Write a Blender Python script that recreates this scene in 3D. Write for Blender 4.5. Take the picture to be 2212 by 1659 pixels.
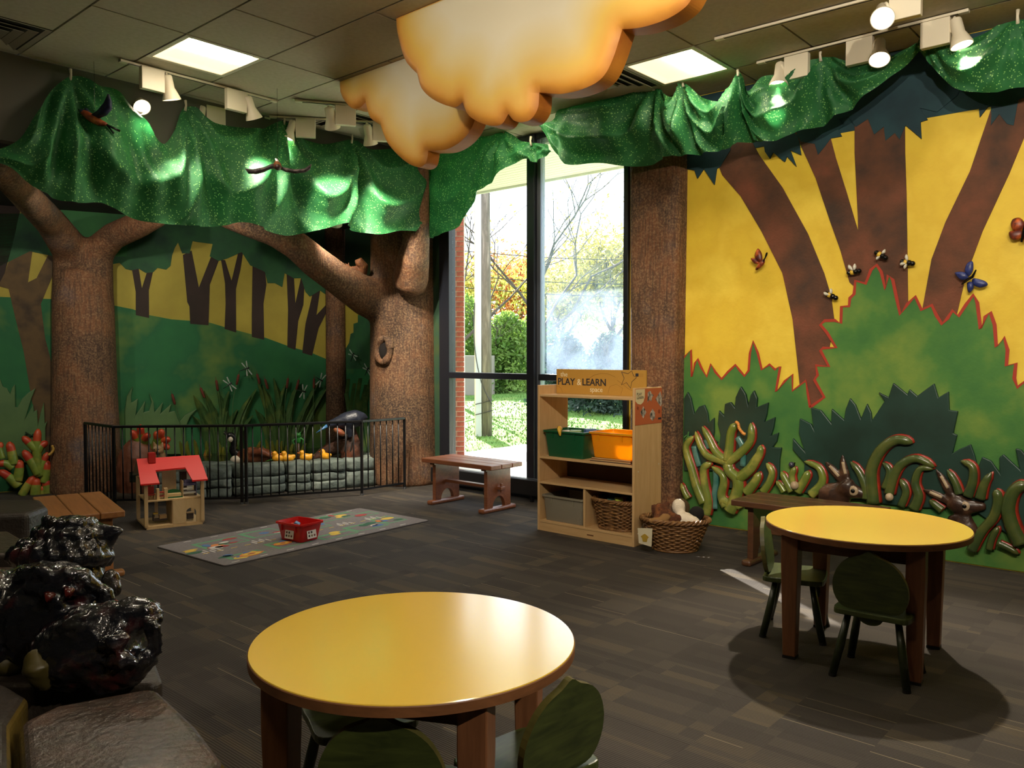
import bpy, math, random
from mathutils import Vector, Matrix, noise
from math import sin, cos, pi, radians, atan2, sqrt

for o in list(bpy.data.objects):
    bpy.data.objects.remove(o)
S = bpy.context.scene
COL = S.collection
RND = random.Random(11)

# ------------------------------------------------------------------ camera
F = 1782.0                                   # focal length in pixels of the 2212 px wide frame
HOR = 765.0                                  # pixel row of the horizon
TH = math.atan((829.5 - HOR) / F)            # camera looks slightly down
CAM = Vector((0, 0, 1.4))
cd = bpy.data.cameras.new('camera'); cam = bpy.data.objects.new('camera', cd); COL.objects.link(cam)
cd.sensor_fit = 'HORIZONTAL'; cd.sensor_width = 36.0; cd.lens = 36.0 * F / 2212.0
cd.clip_start = 0.05; cd.clip_end = 300
cam.location = CAM; cam.rotation_euler = (pi / 2 - TH, 0, 0)
S.camera = cam

# ------------------------------------------------------------------ world, sun, exposure
SUN_EL, SUN_DIR = 31.2, (0.238, -0.971)       # travel direction of the sunlight over the floor
w = bpy.data.worlds.new('sky'); S.world = w; w.use_nodes = True
nt = w.node_tree; nt.nodes.clear()
wo = nt.nodes.new('ShaderNodeOutputWorld'); bg = nt.nodes.new('ShaderNodeBackground')
bg.inputs['Color'].default_value = (0.80, 0.89, 1.0, 1); bg.inputs['Strength'].default_value = 4.0
nt.links.new(bg.outputs[0], wo.inputs[0])
sd = bpy.data.lights.new('sun', 'SUN'); sd.energy = 52.0; sd.angle = radians(0.6); sd.color = (1.0, 0.93, 0.82)
sun = bpy.data.objects.new('sun', sd); COL.objects.link(sun)
_t = Vector((SUN_DIR[0], SUN_DIR[1], -math.tan(radians(SUN_EL)))).normalized()
sun.rotation_euler = _t.to_track_quat('-Z', 'Y').to_euler(); sun.location = (-4, 20, 14)
S.view_settings.view_transform = 'Standard'; S.view_settings.look = 'None'
S.view_settings.gamma = 1.0; S.view_settings.use_curve_mapping = False
S.view_settings.exposure = 0.0

# ------------------------------------------------------------------ geometry of the place
PHI = radians(48.5)
A2 = Vector((-sin(PHI), cos(PHI), 0)); B2 = Vector((cos(PHI), sin(PHI), 0))   # along / towards the window wall
RZ = atan2(-A2.y, -A2.x)                     # turns local x to run along the window wall, to the right
H = 3.5                                      # ceiling
WB = 6.10                                    # window wall: distance along B2
BULK = 6.5                                   # bulkhead face: distance along A2
HB = 2.89                                    # its underside

def ab(a, b, z=0.0):
    return Vector((a * A2.x + b * B2.x, a * A2.y + b * B2.y, z))
def ray(px, py):
    u = (px - 1106) / F; v = (829.5 - py) / F
    return Vector((u, cos(TH) + v * sin(TH), -sin(TH) + v * cos(TH)))
def flo(px, py, z=0.0):
    d = ray(px, py); return CAM + d * ((z - CAM.z) / d.z)
def ceil_at(px, py): return flo(px, py, H)
class Plane:
    def __init__(s, o, r):
        s.o = Vector((o[0], o[1], 0)); s.r = Vector((r[0], r[1], 0)).normalized()
        s.n = Vector((s.r.y, -s.r.x, 0))     # faces the room
    def hit(s, px, py, off=0.0):
        d = ray(px, py); o = s.o + s.n * off
        return CAM + d * ((o - CAM).dot(s.n) / d.dot(s.n))
    def sz(s, px, py, off=0.0):
        p = s.hit(px, py, off); return ((p - s.o).dot(s.r), p.z)
    def w(s, a, z, off=0.0):
        p = s.o + s.r * a + s.n * off; return Vector((p.x, p.y, z))
    def M(s, a=0, z=0, off=0):               # local x right, y into the wall, z up
        m = Matrix.Identity(4)
        for i in range(3):
            m[i][0] = s.r[i]; m[i][1] = -s.n[i]; m[i][2] = (0, 0, 1)[i]
        m.translation = s.w(a, z, off); return m
W = Plane(ab(0, WB), -A2)                    # window wall with the yellow mural
LDIR = radians(60.5)
L = Plane((-4.2, 8.85), (sin(LDIR), cos(LDIR)))   # hill mural wall
BK = Plane(ab(BULK, 0), B2)                  # bulkhead face
def C(x0, y0, s, pts):                       # picture measurements taken in an enlarged crop
    return [(x0 + p[0] / s, y0 + p[1] / s) + tuple(p[2:]) for p in pts]

# ------------------------------------------------------------------ materials
def lin(c):
    if isinstance(c, str):
        c = [int(c[i:i + 2], 16) / 255 for i in (0, 2, 4)]
    return tuple(x / 12.92 if x <= 0.04045 else ((x + 0.055) / 1.055) ** 2.4 for x in c) + (1.0,)
MATS = {}
class NT:
    def __init__(s, name):
        s.m = bpy.data.materials.new(name); s.m.use_nodes = True; s.t = s.m.node_tree
        s.b = s.t.nodes['Principled BSDF']; s.out = s.t.nodes['Material Output']
    def n(s, kind, **kw):
        x = s.t.nodes.new('ShaderNode' + kind)
        for k, v in kw.items():
            if hasattr(x, k) and k not in x.inputs: setattr(x, k, v)
            else: x.inputs[k].default_value = v
        return x
    def l(s, a, b): s.t.links.new(a, b)
    def coord(s, which='Object', scale=(1, 1, 1), rot=(0, 0, 0)):
        tc = s.n('TexCoord'); mp = s.n('Mapping'); mp.inputs['Scale'].default_value = scale
        mp.inputs['Rotation'].default_value = rot
        s.l(tc.outputs[which], mp.inputs[0]); return mp.outputs[0]
    def noise(s, vec, scale, detail=3, rough=0.55, dist=0.0):
        x = s.n('TexNoise'); x.inputs['Scale'].default_value = scale; x.inputs['Detail'].default_value = detail
        x.inputs['Roughness'].default_value = rough; x.inputs['Distortion'].default_value = dist
        s.l(vec, x.inputs['Vector']); return x.outputs['Fac']
    def ramp(s, fac, stops, interp='LINEAR'):
        r = s.n('ValToRGB'); cr = r.color_ramp; cr.interpolation = interp
        while len(cr.elements) < len(stops): cr.elements.new(0.5)
        for e, (p, c) in zip(cr.elements, stops):
            e.position = p; e.color = lin(c) if not isinstance(c, tuple) or len(c) != 4 else c
        s.l(fac, r.inputs[0]); return r.outputs['Color']
    def mix(s, fac, a, b, mode='MIX'):
        x = s.n('Mix', data_type='RGBA', blend_type=mode)
        for sock, val in ((x.inputs[0], fac), (x.inputs[6], a), (x.inputs[7], b)):
            if hasattr(val, 'is_output'): s.l(val, sock)
            else: sock.default_value = val
        return x.outputs[2]
    def math(s, op, a, b=0.0, c=0.0):
        x = s.n('Math', operation=op)
        for i, val in enumerate((a, b, c)):
            if hasattr(val, 'is_output'): s.l(val, x.inputs[i])
            else: x.inputs[i].default_value = val
        return x.outputs[0]
    def bump(s, h, strength=0.3, dist=0.01):
        x = s.n('Bump'); x.inputs['Strength'].default_value = strength; x.inputs['Distance'].default_value = dist
        s.l(h, x.inputs['Height']); s.l(x.outputs[0], s.b.inputs['Normal']); return x
    def col(s, c):
        if hasattr(c, 'is_output'): s.l(c, s.b.inputs['Base Color'])
        else: s.b.inputs['Base Color'].default_value = c
def plain(name, c, c2=None, rough=0.6, scale=6.0, bump=0.0, bscale=60.0, metal=0.0, coat=0.0, detail=4, stretch=(1, 1, 1), spec=0.5, c3=None, which='Object', lo=0.35, hi=0.65, bdist=0.01):
    if name in MATS: return MATS[name]
    k = NT(name); k.b.inputs['Roughness'].default_value = rough; k.b.inputs['Metallic'].default_value = metal
    k.b.inputs['Specular IOR Level'].default_value = spec
    if coat: k.b.inputs['Coat Weight'].default_value = coat; k.b.inputs['Coat Roughness'].default_value = 0.16
    if c2 or bump: v = k.coord(which, stretch)
    if c2:
        st = [(lo, c), (hi, c2)] if not c3 else [(lo - 0.05, c), (0.5, c2), (hi + 0.05, c3)]
        k.col(k.ramp(k.noise(v, scale, detail), st))
    else: k.col(lin(c))
    if bump: k.bump(k.noise(v, bscale, 3), bump, bdist)
    MATS[name] = k.m; return k.m
def emit(name, c, strength):
    k = NT(name); k.col((0.8, 0.8, 0.8, 1)); k.b.inputs['Emission Color'].default_value = lin(c)
    k.b.inputs['Emission Strength'].default_value = strength; MATS[name] = k.m; return k.m
def wood(name, c1, c2, rough=0.45, scale=(1.2, 14, 14), coat=0.0, spec=0.5):
    k = NT(name); v = k.coord('Object', scale); f = k.noise(v, 3.0, 5, 0.6, 0.6)
    k.col(k.ramp(f, [(0.3, c1), (0.7, c2)])); k.b.inputs['Roughness'].default_value = rough
    k.b.inputs['Specular IOR Level'].default_value = spec
    if coat: k.b.inputs['Coat Weight'].default_value = coat; k.b.inputs['Coat Roughness'].default_value = 0.15
    k.bump(f, 0.06, 0.004); MATS[name] = k.m; return k.m

# ------------------------------------------------------------------ mesh helpers
class MB:
    def __init__(s): s.v = []; s.f = []; s.mi = []
    def add(s, vs, fs, M=None, mi=0):
        n = len(s.v)
        s.v += [tuple(M @ Vector(p)) if M else tuple(p) for p in vs]
        s.f += [tuple(i + n for i in f) for f in fs]; s.mi += [mi] * len(fs); return s
    def box(s, c, d, M=None, mi=0):
        x, y, z = (k / 2 for k in d)
        vs = [(c[0] + a * x, c[1] + b * y, c[2] + e * z) for e in (-1, 1) for b in (-1, 1) for a in (-1, 1)]
        return s.add(vs, [(0, 2, 3, 1), (4, 5, 7, 6), (0, 1, 5, 4), (2, 6, 7, 3), (0, 4, 6, 2), (1, 3, 7, 5)], M, mi)
    def bx(s, x0, x1, y0, y1, z0, z1, M=None, mi=0):
        return s.box(((x0 + x1) / 2, (y0 + y1) / 2, (z0 + z1) / 2), (x1 - x0, y1 - y0, z1 - z0), M, mi)
    def tube(s, path, rad, n=10, M=None, mi=0, flat=None, cap=True):
        P = [Vector(p) for p in path]; m = len(P)
        if not hasattr(rad, '__len__'): rad = [rad] * m
        T = [(P[min(i + 1, m - 1)] - P[max(i - 1, 0)]).normalized() for i in range(m)]
        up = Vector((0, 0, 1)) if abs(T[0].z) < 0.9 else Vector((1, 0, 0))
        if flat: up = Vector(flat[0])
        vs = []; u = None
        for i in range(m):
            if u is None or flat: u = (up - T[i] * up.dot(T[i])).normalized()
            else:
                u = u - T[i] * u.dot(T[i])
                u = u.normalized() if u.length > 1e-6 else T[i].orthogonal().normalized()
            q = T[i].cross(u); k = flat[1] if flat else 1.0
            for j in range(n):
                a = 2 * pi * j / n
                vs.append(P[i] + u * (rad[i] * k * cos(a)) + q * (rad[i] * sin(a)))
        fs = [(i * n + j, i * n + (j + 1) % n, (i + 1) * n + (j + 1) % n, (i + 1) * n + j) for i in range(m - 1) for j in range(n)]
        if cap: fs += [tuple(range(n))[::-1], tuple(range((m - 1) * n, m * n))]
        return s.add(vs, fs, M, mi)
    def cyl(s, p0, p1, r0, r1=None, n=16, M=None, mi=0):
        return s.tube([p0, p1], [r0, r0 if r1 is None else r1], n, M, mi)
    def lathe(s, prof, n=24, M=None, mi=0, sx=1.0, sy=1.0):
        vs = [(r * cos(2 * pi * j / n) * sx, r * sin(2 * pi * j / n) * sy, z) for r, z in prof for j in range(n)]
        m = len(prof)
        fs = [(i * n + j, i * n + (j + 1) % n, (i + 1) * n + (j + 1) % n, (i + 1) * n + j) for i in range(m - 1) for j in range(n)]
        fs += [tuple(range(n))[::-1], tuple(range((m - 1) * n, m * n))]
        return s.add(vs, fs, M, mi)
    def ell(s, c, r, M=None, mi=0, n=14, k=9, rot=None):
        if not hasattr(r, '__len__'): r = (r, r, r)
        R = rot.to_matrix() if rot is not None else None
        vs = []
        for i in range(k + 1):
            t = pi * i / k
            for j in range(n):
                p = Vector((r[0] * sin(t) * cos(2 * pi * j / n), r[1] * sin(t) * sin(2 * pi * j / n), r[2] * cos(t)))
                if R: p = R @ p
                vs.append(p + Vector(c))
        fs = [(i * n + j, (i + 1) * n + j, (i + 1) * n + (j + 1) % n, i * n + (j + 1) % n) for i in range(k) for j in range(n)]
        return s.add(vs, fs, M, mi)
    def prism(s, pts, z0, z1, M=None, mi=0, mside=None):
        n = len(pts)
        ar = sum(pts[i][0] * pts[(i + 1) % n][1] - pts[(i + 1) % n][0] * pts[i][1] for i in range(n))
        if ar < 0: pts = pts[::-1]
        vs = [(p[0], p[1], z0) for p in pts] + [(p[0], p[1], z1) for p in pts]
        s.add(vs, [tuple(range(n))[::-1], tuple(range(n, 2 * n))], M, mi)
        k = len(s.v) - 2 * n
        s.f += [(k + i, k + (i + 1) % n, k + n + (i + 1) % n, k + n + i) for i in range(n)]
        s.mi += [mi if mside is None else mside] * n
        return s
    def grid(s, rows, M=None, mi=0):
        m = len(rows); n = len(rows[0])
        return s.add([p for r in rows for p in r], [(i * n + j, i * n + j + 1, (i + 1) * n + j + 1, (i + 1) * n + j) for i in range(m - 1) for j in range(n - 1)], M, mi)
def cat(pts, k=6, closed=False):             # Catmull-Rom through points
    P = [Vector(p) for p in pts]; n = len(P); out = []
    for i in range(n if closed else n - 1):
        p0, p1, p2, p3 = (P[(i + d) % n] if closed else P[min(max(i + d, 0), n - 1)] for d in (-1, 0, 1, 2))
        for j in range(k):
            t = j / k
            out.append(0.5 * ((2 * p1) + (p2 - p0) * t + (2 * p0 - 5 * p1 + 4 * p2 - p3) * t * t + (3 * p1 - p0 - 3 * p2 + p3) * t ** 3))
    if not closed: out.append(P[-1])
    return out
def lerps(vals, n):                          # resample a list of numbers
    return [vals[int(t)] + (vals[min(int(t) + 1, len(vals) - 1)] - vals[int(t)]) * (t - int(t)) for t in [(len(vals) - 1) * i / (n - 1) for i in range(n)]]

# ------------------------------------------------------------------ object helpers
MW = {}
def tag(o, label=None, cat_=None, group=None, kind=None):
    if label: o['label'] = label
    if cat_: o['category'] = cat_
    if group: o['group'] = group
    if kind: o['kind'] = kind
    return o
def thing(name, label, cat_, loc=(0, 0, 0), rz=0.0, group=None):
    o = bpy.data.objects.new(name, None); COL.objects.link(o); o.empty_display_size = 0.05
    o.location = loc; o.rotation_euler = (0, 0, rz)
    MW[o.name] = Matrix.Translation(Vector(loc)) @ Matrix.Rotation(rz, 4, 'Z')
    return tag(o, label, cat_, group)
def mk(name, mb, mat, parent=None, smooth=False, world=False, bev=0.0, auto=None, seg=2):
    vs = mb.v
    if world and parent is not None:
        inv = MW[parent.name].inverted(); vs = [tuple(inv @ Vector(p)) for p in vs]
    loc = None
    if parent is None:
        mn = [min(p[i] for p in vs) for i in range(3)]; mx = [max(p[i] for p in vs) for i in range(3)]
        loc = Vector(((mn[0] + mx[0]) / 2, (mn[1] + mx[1]) / 2, mn[2]))
        vs = [(p[0] - loc.x, p[1] - loc.y, p[2] - loc.z) for p in vs]
    me = bpy.data.meshes.new(name); me.from_pydata(vs, [], mb.f)
    mats = mat if isinstance(mat, (list, tuple)) else [mat]
    for m in mats: me.materials.append(m)
    if len(mats) > 1: me.polygons.foreach_set('material_index', mb.mi)
    if smooth: me.polygons.foreach_set('use_smooth', [True] * len(mb.f))
    me.update()
    if auto is not None:
        me.polygons.foreach_set('use_smooth', [True] * len(mb.f)); me.set_sharp_from_angle(angle=radians(auto))
    o = bpy.data.objects.new(name, me); COL.objects.link(o)
    if parent is not None: o.parent = parent; MW[o.name] = MW[parent.name]
    else: o.location = loc; MW[o.name] = Matrix.Translation(loc)
    if bev:
        b = o.modifiers.new('bevel', 'BEVEL'); b.width = bev; b.segments = seg; b.limit_method = 'ANGLE'; b.angle_limit = radians(40)
    return o
def organic(o, voxel, it=6, disp=0.0, size=0.1, fac=0.5):
    r = o.modifiers.new('remesh', 'REMESH'); r.mode = 'VOXEL'; r.voxel_size = voxel; r.use_smooth_shade = True
    s = o.modifiers.new('smooth', 'SMOOTH'); s.iterations = it; s.factor = fac
    if disp:
        t = bpy.data.textures.new(o.name, 'CLOUDS'); t.noise_scale = size; t.noise_depth = 3
        d = o.modifiers.new('relief', 'DISPLACE'); d.texture = t; d.strength = disp; d.texture_coords = 'LOCAL'
    return o
def copy_tree(o, parent=None):
    c = o.copy(); COL.objects.link(c); c.parent = parent
    for ch in [x for x in bpy.data.objects if x.parent == o]: copy_tree(ch, c)
    return c
def struct(name, mb, mat, **k): return tag(mk(name, mb, mat, **k), kind='structure')
def panel(pl, pts, off0, off1, mb=None, mi=0, mside=None):   # outline measured on plane pl, with thickness
    q = [pl.sz(p[0], p[1], off1) for p in pts]
    mb = mb or MB(); M = Matrix.Identity(4)
    for i in range(3): M[i][0] = pl.r[i]; M[i][1] = (0, 0, 1)[i]; M[i][2] = pl.n[i]
    M.translation = pl.o
    return mb.prism(q, off0, off1, M, mi, mside)
def ribbon(pl, pts, width, off0, off1, mb=None):
    q = [Vector(pl.sz(p[0], p[1], off1)) for p in pts]; mb = mb or MB(); n = len(q); lft = []; rgt = []
    for i in range(n):
        t = (q[min(i + 1, n - 1)] - q[max(i - 1, 0)]).normalized(); m = Vector((-t.y, t.x))
        lft.append(q[i] + m * width / 2); rgt.append(q[i] - m * width / 2)
    for i in range(n - 1):
        quad = [lft[i], lft[i + 1], rgt[i + 1], rgt[i]]
        v = [pl.w(p.x, p.y, off1) for p in quad] + [pl.w(p.x, p.y, off0) for p in quad]
        mb.add(v, [(3, 2, 1, 0), (0, 1, 5, 4), (2, 3, 7, 6), (1, 2, 6, 5), (3, 0, 4, 7)])
    return mb
# ================================================================== STRUCTURE
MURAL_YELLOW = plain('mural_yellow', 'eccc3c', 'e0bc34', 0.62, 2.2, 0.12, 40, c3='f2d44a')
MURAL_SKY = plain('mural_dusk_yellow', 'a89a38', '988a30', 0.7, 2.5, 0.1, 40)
GREY_WALL = plain('grey_wall', '5d5a50', rough=0.8)
DARK_SOFFIT = plain('dark_soffit', '2a2b26', rough=0.9)
CEIL = plain('ceiling_tile', 'bdb39c', 'b4aa92', 0.9, 30, 0.15, 220)
GRID = plain('ceiling_grid', '4a4436', rough=0.7)
BLACKM = plain('black_metal', '121214', rough=0.4)
WHITE = plain('white_enamel', 'd9d2c0', rough=0.45)

def carpet():
    k = NT('carpet'); oi = k.n('ObjectInfo'); v = k.coord('Object')
    vm = k.n('VectorMath', operation='ADD'); sc = k.n('VectorMath', operation='SCALE'); sc.inputs[3].default_value = 37.0
    comb = k.n('CombineXYZ'); k.l(oi.outputs['Random'], comb.inputs[0]); k.l(oi.outputs['Random'], comb.inputs[1])
    k.l(comb.outputs[0], sc.inputs[0]); k.l(v, vm.inputs[0]); k.l(sc.outputs[0], vm.inputs[1])
    p = vm.outputs[0]
    def cells(sx, sy):
        mp = k.n('Mapping'); mp.inputs['Scale'].default_value = (sx, sy, 0.0); k.l(p, mp.inputs[0])
        fl = k.n('VectorMath', operation='FLOOR'); k.l(mp.outputs[0], fl.inputs[0])
        wn = k.n('TexWhiteNoise', noise_dimensions='3D'); k.l(fl.outputs[0], wn.inputs[0]); return wn.outputs['Value']
    a = cells(2.0, 6.0); b = cells(2.9, 13.0); c_ = cells(2.0, 160.0)
    g = k.math('ADD', k.math('MULTIPLY', a, 0.55), k.math('MULTIPLY', b, 0.45))
    base = k.ramp(g, [(0.1, '433d38'), (0.45, '4c4640'), (0.62, '554e46'), (0.9, '675c4a')])
    hot = k.math('GREATER_THAN', c_, 0.992)
    base = k.mix(k.math('MULTIPLY', hot, 0.4), base, lin('b9a888'))
    sep = k.n('SeparateXYZ'); k.l(p, sep.inputs[0])
    rib = k.math('SINE', k.math('MULTIPLY', sep.outputs[1], 2 * pi / 0.011))
    dark = k.mix(k.math('MULTIPLY', k.math('ADD', k.math('MULTIPLY', rib, 0.5), 0.5), 0.55), base, (0.012, 0.010, 0.009, 1))
    fine = k.noise(v, 420, 2)
    k.col(k.mix(k.math('MULTIPLY', fine, 0.5), dark, (0.02, 0.017, 0.015, 1)))
    k.b.inputs['Roughness'].default_value = 0.9; k.b.inputs['Specular IOR Level'].default_value = 0.25
    k.bump(k.math('ADD', rib, k.math('MULTIPLY', fine, 1.2)), 0.6, 0.002)
    return k.m
CARPET = carpet()

# floor: slab with carpet tiles laid on it as parts
Mab = Matrix.Rotation(RZ, 4, 'Z')            # local x runs right along the window wall, y away from the camera
def lb(a, b, z=0): return Vector((-a, b, z))  # ab coordinates in that local frame
fl = MB().bx(-11.5, 6, -5, WB + 0.05, -0.22, -0.008, Mab)
floor_o = struct('floor', fl, CARPET); floor_o.rotation_euler = (0, 0, 0)
TS = 0.5
tile_mb = MB().bx(-TS / 2, TS / 2, -TS / 2, TS / 2, -0.008, 0.0)
tile0 = None
for i in range(-3, 24):
    for j in range(0, 14):
        a = 0.2 + i * TS; b = -0.65 + j * TS
        if b + TS / 2 > WB: continue
        p = ab(a, b); far = p.y
        if far < 1.7 or abs(p.x) > 0.64 * (far + 0.5) + 0.65: continue
        if (p - L.o).dot(L.n) < 0.15: continue
        if tile0 is None:
            t = tile0 = mk('carpet_tile', MB().add(tile_mb.v, tile_mb.f), CARPET, floor_o)
        else:
            t = bpy.data.objects.new('carpet_tile', tile0.data); COL.objects.link(t); t.parent = floor_o
        t.location = p - floor_o.location; t.rotation_euler = (0, 0, RZ)

# walls
ROOM_A0, ROOM_B0 = -4.6, -4.2
wl0 = W.sz(953, 700)[0]; wr0 = W.sz(1360, 700)[0]           # window opening along the wall
corner_s = -9.4
CORN = None
def Wbox(s0, s1, z0, z1, off0, off1, mb=None): return (mb or MB()).bx(s0, s1, -off1, -off0, z0, z1, W.M())
wr = MB(); Wbox(wr0, -ROOM_A0, 0, H + 0.1, -0.085, 0, wr)
wall_right = struct('wall_right', wr, MURAL_YELLOW)
# corner with the hill mural wall
den = L.r.x * W.r.y - L.r.y * W.r.x; dd = W.o - L.o
tL = (dd.x * W.r.y - dd.y * W.r.x) / den; CORN = L.o + L.r * tL
sW = (CORN - W.o).dot(W.r)
wall_back = struct('wall_back', Wbox(sW - 0.4, wl0, 0, H + 0.1, -0.085, 0), plain('mural_dark_green', '1f3a2a', '27452f', 0.7, 3, c3='3b4a24'))
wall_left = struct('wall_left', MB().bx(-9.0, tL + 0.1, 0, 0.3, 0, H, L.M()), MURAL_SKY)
far = MB().bx(-(10.6), -ROOM_A0 + 0.2, ROOM_B0 - 0.2, ROOM_B0, 0, H, Mab)
struct('wall_behind', far, GREY_WALL)
struct('wall_side', MB().bx(-ROOM_A0, -ROOM_A0 + 0.2, ROOM_B0, WB, 0, H, Mab), GREY_WALL)
struct('wall_far_left', MB().bx(-10.6, -10.4, ROOM_B0, 2.5, 0, H, Mab), GREY_WALL)
# bulkhead over the pond corner, with its low dark ceiling
struct('trim_1', MB().bx(-BULK - 0.12, -BULK, ROOM_B0, WB - 0.02, HB, H, Mab), GREY_WALL)
struct('trim_2', MB().bx(-10.45, -BULK - 0.1, ROOM_B0, WB - 0.02, HB, HB + 0.1, Mab), DARK_SOFFIT)

# ceiling: dark grid with tiles laid in as parts
ceiling = struct('ceiling', MB().bx(-BULK - 0.1, -ROOM_A0 + 0.1, ROOM_B0, WB + 0.14, H + 0.012, H + 0.14, Mab), GRID)
GA0, GB0, GS = 2.85, 2.10, 0.598
panels = [(4, 1), (0, 5), (3, 5), (-3, 1), (1, -1), (4, -4), (-3, -4), (-5, 4)]   # troffer cells (a index, b index); unseen ones are added to brighten the room
vents = [(5, -1), (1, 5), (5, 4)]
taken = set(panels + vents)
tile_c = {}
def ctile(a0, a1, b0, b1):
    key = (round(a1 - a0, 3), round(b1 - b0, 3))
    if key not in tile_c:
        w_, d_ = key
        mb = MB().bx(-w_ / 2 + 0.007, w_ / 2 - 0.007, -d_ / 2 + 0.007, d_ / 2 - 0.007, 0.0, 0.0125)
        tile_c[key] = mk('ceiling_tile', mb, CEIL, ceiling); o = tile_c[key]
    else:
        o = bpy.data.objects.new('ceiling_tile', tile_c[key].data); COL.objects.link(o); o.parent = ceiling
    o.location = ab((a0 + a1) / 2, (b0 + b1) / 2, H) - ceiling.location; o.rotation_euler = (0, 0, RZ)
amax = BULK
for j in range(-11, 7):
    b0 = GB0 + j * GS; b1 = min(b0 + GS, WB)
    i = -13 if j % 2 else -12
    while True:
        a0 = GA0 + i * GS
        if a0 > amax - 0.05: break
        if (i, j) in taken: i += 1; continue
        n = 2 if (i + 1, j) not in taken and (i + (j % 2)) % 2 == 0 else 1
        a1 = min(a0 + n * GS, amax)
        if a1 > ROOM_A0: ctile(max(a0, ROOM_A0), a1, b0, b1)
        i += n
TROFF = emit('lamp_diffuser', 'ffe0b0', 1.5); TROFF_HOT = emit('lamp_core', 'fff0d4', 36.0)
def troffer(i, j, lab, grp):
    t = thing('ceiling_light', lab, 'ceiling light', ab(GA0 + (i + 0.5) * GS, GB0 + (j + 0.5) * GS, H + 0.0), RZ, grp)
    h = GS / 2
    fr = MB()
    for s in (-1, 1):
        fr.bx(-h + 0.003, h - 0.003, s * (h - 0.02) - 0.017, s * (h - 0.02) + 0.017, -0.004, 0.012)
        fr.bx(s * (h - 0.02) - 0.017, s * (h - 0.02) + 0.017, -h + 0.036, h - 0.036, -0.004, 0.012)
    mk('frame', fr, WHITE, t)
    k = h - 0.03
    mk('reflector', MB().add([(-k, -k, 0), (k, -k, 0), (k, k, 0), (-k, k, 0), (-k + .06, -k + .06, 0.011), (k - .06, -k + .06, 0.011), (k - .06, k - .06, 0.011), (-k + .06, k - .06, 0.011)],
       [(0, 4, 5, 1), (1, 5, 6, 2), (2, 6, 7, 3), (3, 7, 4, 0), (4, 7, 6, 5)]), TROFF, t)
    mk('lamp_lens', MB().bx(k - 0.255, k - 0.03, -k + 0.05, k - 0.05, 0.0015, 0.0075), TROFF_HOT, t)
    return t
for n, (i, j) in enumerate(panels):
    if n == 0: lab = 'square lit ceiling panel above the left track lights'
    elif n == 1: lab = 'square lit ceiling panel beside the air vent above the yellow wall'
    elif n == 2: lab = 'small visible corner of lit ceiling panel behind the smaller cloud'
    else: lab = 'added unseen fill-light panel in the ceiling, ' + ('beyond the right edge of the view', 'directly above the camera', 'behind and left of the camera', 'behind and right of the camera', 'over the far right of the yellow wall')[n - 3]
    troffer(i, j, lab, 'lit ceiling panels')
VENTM = plain('vent_metal', 'b8b09a', rough=0.5)
def vent(i, j, lab):
    t = thing('air_vent', lab, 'air vent', ab(GA0 + (i + 0.5) * GS, GB0 + (j + 0.5) * GS, H), RZ, 'square ceiling air vents')
    h = GS / 2 - 0.004
    mk('backing', MB().bx(-h, h, -h, h, 0.004, 0.0115), plain('vent_dark', '1d1a15', rough=0.9), t)
    for q, r in enumerate((h, 0.235, 0.17, 0.105)):
        m = MB(); wd = 0.03 if q == 0 else 0.045; z0, z1 = (-0.004, 0.004) if q == 0 else (-0.014, 0.003)
        o = [(-r, -r), (r, -r), (r, r), (-r, r)]; i_ = [(-r + wd, -r + wd), (r - wd, -r + wd), (r - wd, r - wd), (-r + wd, r - wd)]
        vs = [(x, y, z0) for x, y in o] + [(x, y, z1) for x, y in i_] + [(x, y, z0 + .003) for x, y in o] + [(x, y, z1 + .003) for x, y in i_]
        m.add(vs, [(k, (k + 1) % 4, 4 + (k + 1) % 4, 4 + k) for k in range(4)] + [(8 + (k + 1) % 4, 8 + k, 12 + k, 12 + (k + 1) % 4) for k in range(4)] + [((k + 1) % 4, k, 8 + k, 8 + (k + 1) % 4) for k in range(4)] + [(4 + k, 4 + (k + 1) % 4, 12 + (k + 1) % 4, 12 + k) for k in range(4)])
        mk('frame' if q == 0 else 'louver', m, VENTM, t)
    mk('core', MB().bx(-0.045, 0.045, -0.045, 0.045, -0.014, 0.0), VENTM, t)
vent(5, -1, 'square ceiling air vent in the top left corner')
vent(1, 5, 'square ceiling air vent between big cloud and lit panel')
vent(5, 4, 'square ceiling air vent behind the small cloud and track lights')

# ------------------------------------------------------------------ window
FR = plain('window_frame_dark', '1b1d24', rough=0.35); SILV = plain('window_frame_silver', '6f7580', rough=0.35, metal=0.6)
mu0, mu1 = W.sz(1143, 700)[0], W.sz(1167, 700)[0]
win = thing('window_1', None, None, W.w((wl0 + wr0) / 2, 0, 0), RZ); tag(win, kind='structure')
def wf(name, s0, s1, z0, z1, y0, y1, mat=FR): return mk(name, MB().bx(s0, s1, y0, y1, z0, z1, W.M()), mat, win, world=True, bev=0.004)
tz = W.sz(1050, 812)[1]
wf('jamb', wl0, wl0 + (W.sz(974, 700)[0] - wl0), 0.1, H - 0.01, -0.03, 0.07)
wf('jamb', wr0 - 0.05, wr0 - 0.002, 0.1, H - 0.01, -0.03, 0.07)
wf('mullion', mu0, mu1 - 0.045, 0.1, H - 0.01, -0.04, 0.07); wf('mullion_cap', mu1 - 0.045, mu1, 0.1, H - 0.01, 0.0, 0.07, SILV)
s1_ = W.sz(974, 700)[0]
wf('transom', s1_, mu0, tz - 0.03, tz + 0.03, -0.03, 0.07); wf('transom', mu1, wr0 - 0.05, tz - 0.03, tz + 0.03, -0.03, 0.07)
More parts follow.
